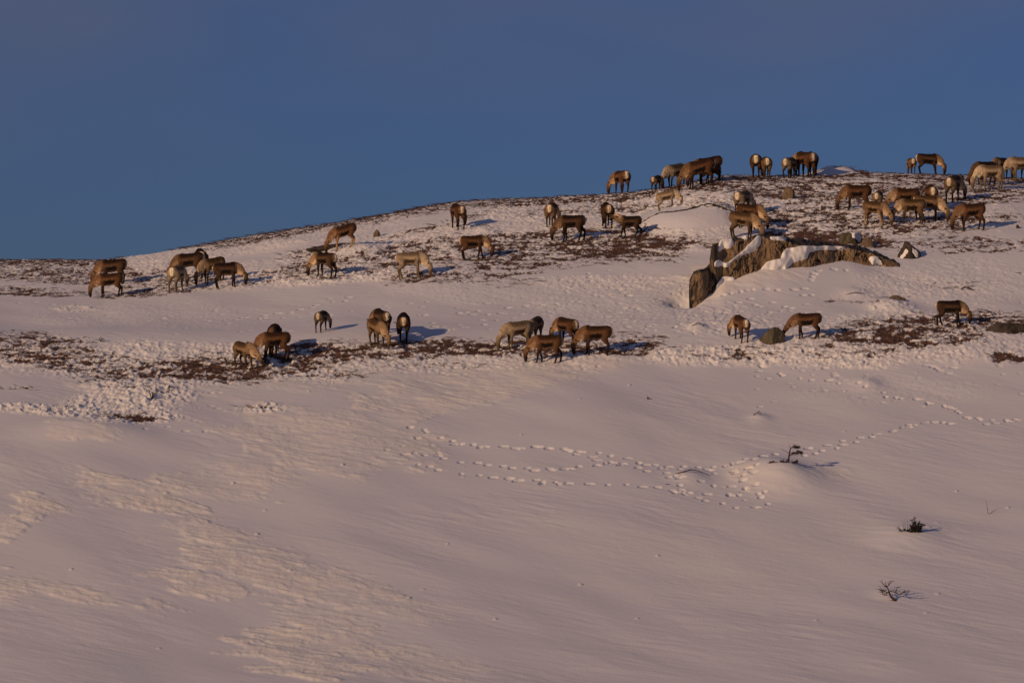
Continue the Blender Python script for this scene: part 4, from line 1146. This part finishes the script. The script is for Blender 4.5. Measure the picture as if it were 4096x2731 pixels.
def leafy():
    root = bpy.data.objects.new('evergreen_shrub', None); COL.objects.link(root)
    L0 = lift(3662, 2126); root.location = L0; s_ = PXM(L0.y)
    tag(root, 'low dark leafy shrub with round leaves poking through smooth snow', 'shrub')
    def q(zx, zy, d=0): return np.array([(zx - 1280) / 7.84 / s_, d, (840 - zy) / 7.84 / s_])
    rg = random.Random(8); st = MB(); lf = MB()
    tips = [(1220, 370), (1130, 430), (1260, 480), (1400, 480), (1450, 560), (1330, 560), (1200, 600), (1150, 640), (1500, 570), (1560, 560), (1060, 600), (1080, 680), (1300, 640), (1400, 640), (1230, 700), (1350, 720), (1440, 700), (1180, 720), (1280, 780), (1420, 790), (1330, 800), (900, 740), (1000, 750)]
    for (tx, ty) in tips:
        p1 = q(tx, ty, rg.uniform(-.12, .12)); p0 = q(1280 + rg.gauss(0, 60), 840, rg.uniform(-.03, .03))
        mid = (p0 + p1) / 2 + np.array([rg.gauss(0, .02), 0, rg.gauss(0, .02)])
        st.add(tube([p0, mid, p1], [.007, .005, .003], [.007, .005, .003], seg=5))
        for _ in range(44):
            t = rg.uniform(.3, 1.0); p = p0 * (1 - t) ** 2 + 2 * mid * t * (1 - t) + p1 * t * t
            dd = np.array([rg.gauss(0, 1), rg.gauss(0, 1), rg.gauss(.2, .7)])
            leafcard(lf, p + dd * .008, dd, rg.uniform(.03, .055), rg.uniform(.012, .02), rg)
    for (cx, cy, n) in ((790, 760, 60), (750, 710, 25), (920, 740, 30)):
        for _ in range(n):
            p = q(cx + rg.gauss(0, 22), cy + rg.gauss(0, 22), rg.gauss(0, .03)); dd = np.array([rg.gauss(0, 1), rg.gauss(0, 1), rg.gauss(.2, .7)])
            leafcard(lf, p, dd, rg.uniform(.02, .04), .012, rg)
    for pts in ([q(720, 740), q(660, 670, .02), q(630, 630, .03)], [q(905, 740), q(880, 600, .02), q(870, 480, .05)], [q(950, 760), q(935, 560, .02), q(935, 440, .0)], [q(1020, 740), q(1020, 560, .02), q(1020, 440, -.03)], [q(920, 760), q(980, 770), q(1080, 700), q(1200, 800)]):
        n = len(pts); st.add(tube(pts, list(np.linspace(.006, .002, n)), list(np.linspace(.006, .002, n)), side=(0, 1, 0), seg=5))
    st.build('stems', m_bark, root); lf.build('leaves', m_leaf, root, smooth=False)
leafy()

def bare_bush():
    root = bpy.data.objects.new('bare_birch_shrub', None); COL.objects.link(root)
    L0 = lift(3583, 2403); root.location = L0; s_ = PXM(L0.y)
    tag(root, 'leafless dwarf birch leaning left out of the snow, low on the right', 'shrub')
    def q(zx, zy, d=0): return np.array([(zx - 1050) / 7.84 / s_, d, (1215 - zy) / 7.84 / s_])
    mb = MB(); rg = random.Random(21)
    main = [q(1060, 1240), q(950, 1120, .02), q(880, 1050, .03), q(835, 960, .02), q(815, 890, 0), q(780, 800, -.02), (q(735, 740, -.03)), q(700, 640, -.03), q(705, 570, -.02)]
    r = [.028, .034, .027, .021, .017, .014, .011, .008, .005]
    mb.add(tube(main, r, r, side=(0, 1, 0), seg=8))
    arms = [[q(810, 910), q(750, 915, .05), q(680, 885, .08), q(620, 850, .1), q(560, 770, .1)], [q(815, 900), q(870, 885, -.05), q(960, 905, -.08), q(1020, 940, -.1), q(1140, 985, -.1), q(1190, 910, -.12)],
            [q(760, 770), q(700, 730, .05), q(660, 670, .06), q(600, 590, .08)], [q(730, 740), q(820, 690, .0), q(840, 630), q(900, 580)], [q(950, 1130), q(930, 1180), q(905, 1225)],
            [q(750, 915), q(740, 960), q(735, 1010)], [q(1010, 930, -.1), q(1030, 860, -.1), q(1060, 760, -.1)], [q(1140, 985, -.1), q(1250, 920, -.15), q(1380, 900, -.2)], [q(640, 870, .1), q(590, 880, .1), q(530, 820, .15)], [q(640, 880, .1), q(620, 930, .1), q(650, 980, .1)]]
    for a in arms:
        n = len(a); mb.add(tube(a, list(np.linspace(.015, .005, n)), list(np.linspace(.015, .005, n)), side=(0, 1, 0), seg=6))
        for _ in range(10):
            p = a[rg.randrange(1, n)]; bp = branch_path(p, (rg.gauss(0, 1), rg.gauss(0, .5), rg.uniform(-.3, 1)), rg.uniform(.05, .12), 3, rg, .3)
            mb.add(tube(bp, [.006, .005, .004, .003], [.006, .005, .004, .003], seg=5))
    mb.build('branches', m_bark, root)
bare_bush()

def twig(name, label, cat, u, v, paths, r0=.012, mat=None, grp=None):
    """paths in photo pixels relative to (u, v), up positive"""
    L0 = lift(u, v); s_ = PXM(L0.y); mb = MB()
    for pts in paths:
        P = [np.array([a / s_, (c[0] if c else 0), b_ / s_]) for (a, b_, *c) in pts]
        n = len(P); rr = list(np.linspace(r0, r0 * .4, n)); mb.add(tube(P, rr, rr, side=(0, 1, 0), seg=6))
    o = mb.build(name, mat or m_bark); o.location = L0
    tag(o, label, cat, grp)
    return o
twig('twig', 'thin V shaped twig standing in bare snow near the right edge', 'twig', 3951, 2055, [[(0, -3), (-3, 25), (-9, 58)], [(0, -2), (20, 14), (42, 30)]], .008)
twig('branch', 'low arched bare branch lying beside the busy footprints', 'branch', 2765, 1890, [[(-65, -4), (-35, 4), (0, 14), (25, 10), (70, -8)], [(0, 14), (-30, 6), (-60, -2)]], .022)
twig('branch', 'short broken stick just left below the arched branch', 'branch', 2673, 1936, [[(-15, 0), (-5, 4), (18, 0)]], .022)
twig('branch', 'small bent branch on a snow bump above the sapling', 'branch', 3040, 1660, [[(-28, -10), (-24, 4), (-8, 12), (0, 4), (20, -2), (50, -14)], [(-8, 12), (-4, 18), (6, 6)]], .018)
twig('branch', 'thin curved branch lying on smooth snow below the outcrop', 'branch', 3420, 1175, [[(-40, -6), (-20, 2), (10, 6), (40, 2)]], .022)
twig('branch', 'forked dark branch on the snow far right, above the dark lone reindeer', 'branch', 3880, 1160, [[(-32, 6), (-20, 16), (0, 12), (15, 4), (50, -8), (68, -6)], [(15, 4), (12, -8)]], .035)
twig('branch', 'long flat branch just left of the forked one', 'branch', 3790, 1180, [[(-44, -8), (-10, -2), (34, 0)]], .026)
twig('branch', 'thin branch over a small snow hump left of the boulder', 'branch', 2790, 1296, [[(-28, -18), (-20, -2), (0, 9), (14, 5), (26, -4)]], .022)
twig('branch', 'thin arched stem on the snow below the reindeer with its head to the right', 'branch', 1940, 905, [[(-38, -8), (-20, 6), (4, 9), (30, 0), (40, -6)]], .020)
twig('branch', 'small dark stick near the right edge above the heath', 'branch', 4072, 1092, [[(-18, -3), (0, 2), (16, 4)]], .025)
def sprig(u, v, hpx, wpx, n, label, seed):
    rg = random.Random(seed); L0 = lift(u, v); s_ = PXM(L0.y); mb = MB()
    for _ in range(n):
        tx = rg.gauss(0, wpx * .5) / s_; tz = rg.uniform(.35, 1) * hpx / s_; dy = rg.gauss(0, .05)
        P = [np.array([0, 0, -.02]), np.array([tx * .4, dy * .5, tz * .5]), np.array([tx, dy, tz])]
        mb.add(tube(P, [.009, .006, .003], [.009, .006, .003], seg=5))
        for _ in range(3):
            p = P[1] * .5 + P[2] * .5; leafcard(mb, p, np.array([rg.gauss(0, 1), rg.gauss(0, 1), rg.gauss(.5, .6)]), rg.uniform(.04, .08), .01, rg)
    o = mb.build('heather_sprig', m_bark, smooth=False); o.location = L0
    tag(o, label, 'heather sprig')
sprig(607, 1592, 50, 26, 14, 'upright dark heather sprig at the lower edge of the left heath', 1)
sprig(402, 1366, 24, 16, 9, 'small dark sprig on smooth snow above the left heath', 2)
sprig(1655, 1130, 34, 14, 6, 'thin sprig below the cream reindeer of the left slope', 3)
sprig(2590, 1597, 14, 10, 6, 'tiny dark tuft on the open snow right of the centre group', 4)
# thin dark rock edge along the top of the smooth mound
def rim():
    _, yc = world_at(2752, 885)
    pts = [(2560, 893), (2600, 880), (2645, 862), (2690, 847), (2740, 837), (2790, 833), (2835, 832), (2875, 838), (2915, 846), (2960, 850)]
    P = []
    for k, (u, v) in enumerate(pts):
        yy = yc + .35 * math.sin(k * 1.3); xx = (u - 2048) / F * yy
        P.append(np.array([xx, yy, max(ray_z(v + 4, yy), ground_z(xx, yy) - .01)]))
    P = bez_line(P, 60); rr = np.random.RandomState(2)
    w = np.interp(np.linspace(0, 1, len(P)), [0, .15, .5, .85, 1], [.03, .05, .06, .06, .02]) * (1 + .25 * rr.normal(size=len(P)))
    mb = MB(); mb.add(tube(P, np.abs(w) * 2.2, np.abs(w) * .75, side=(0, 1, 0), seg=8))
    o = mb.build('rock_edge', m_rockd, smooth=False)
    tag(o, 'thin dark rock edge along the top of the smooth snow mound', 'rock edge')
def bez_line(P, n):
    P = np.array(P); t = np.linspace(0, len(P) - 1, n)
    return np.stack([np.interp(t, np.arange(len(P)), P[:, k]) for k in range(3)], 1)
rim()
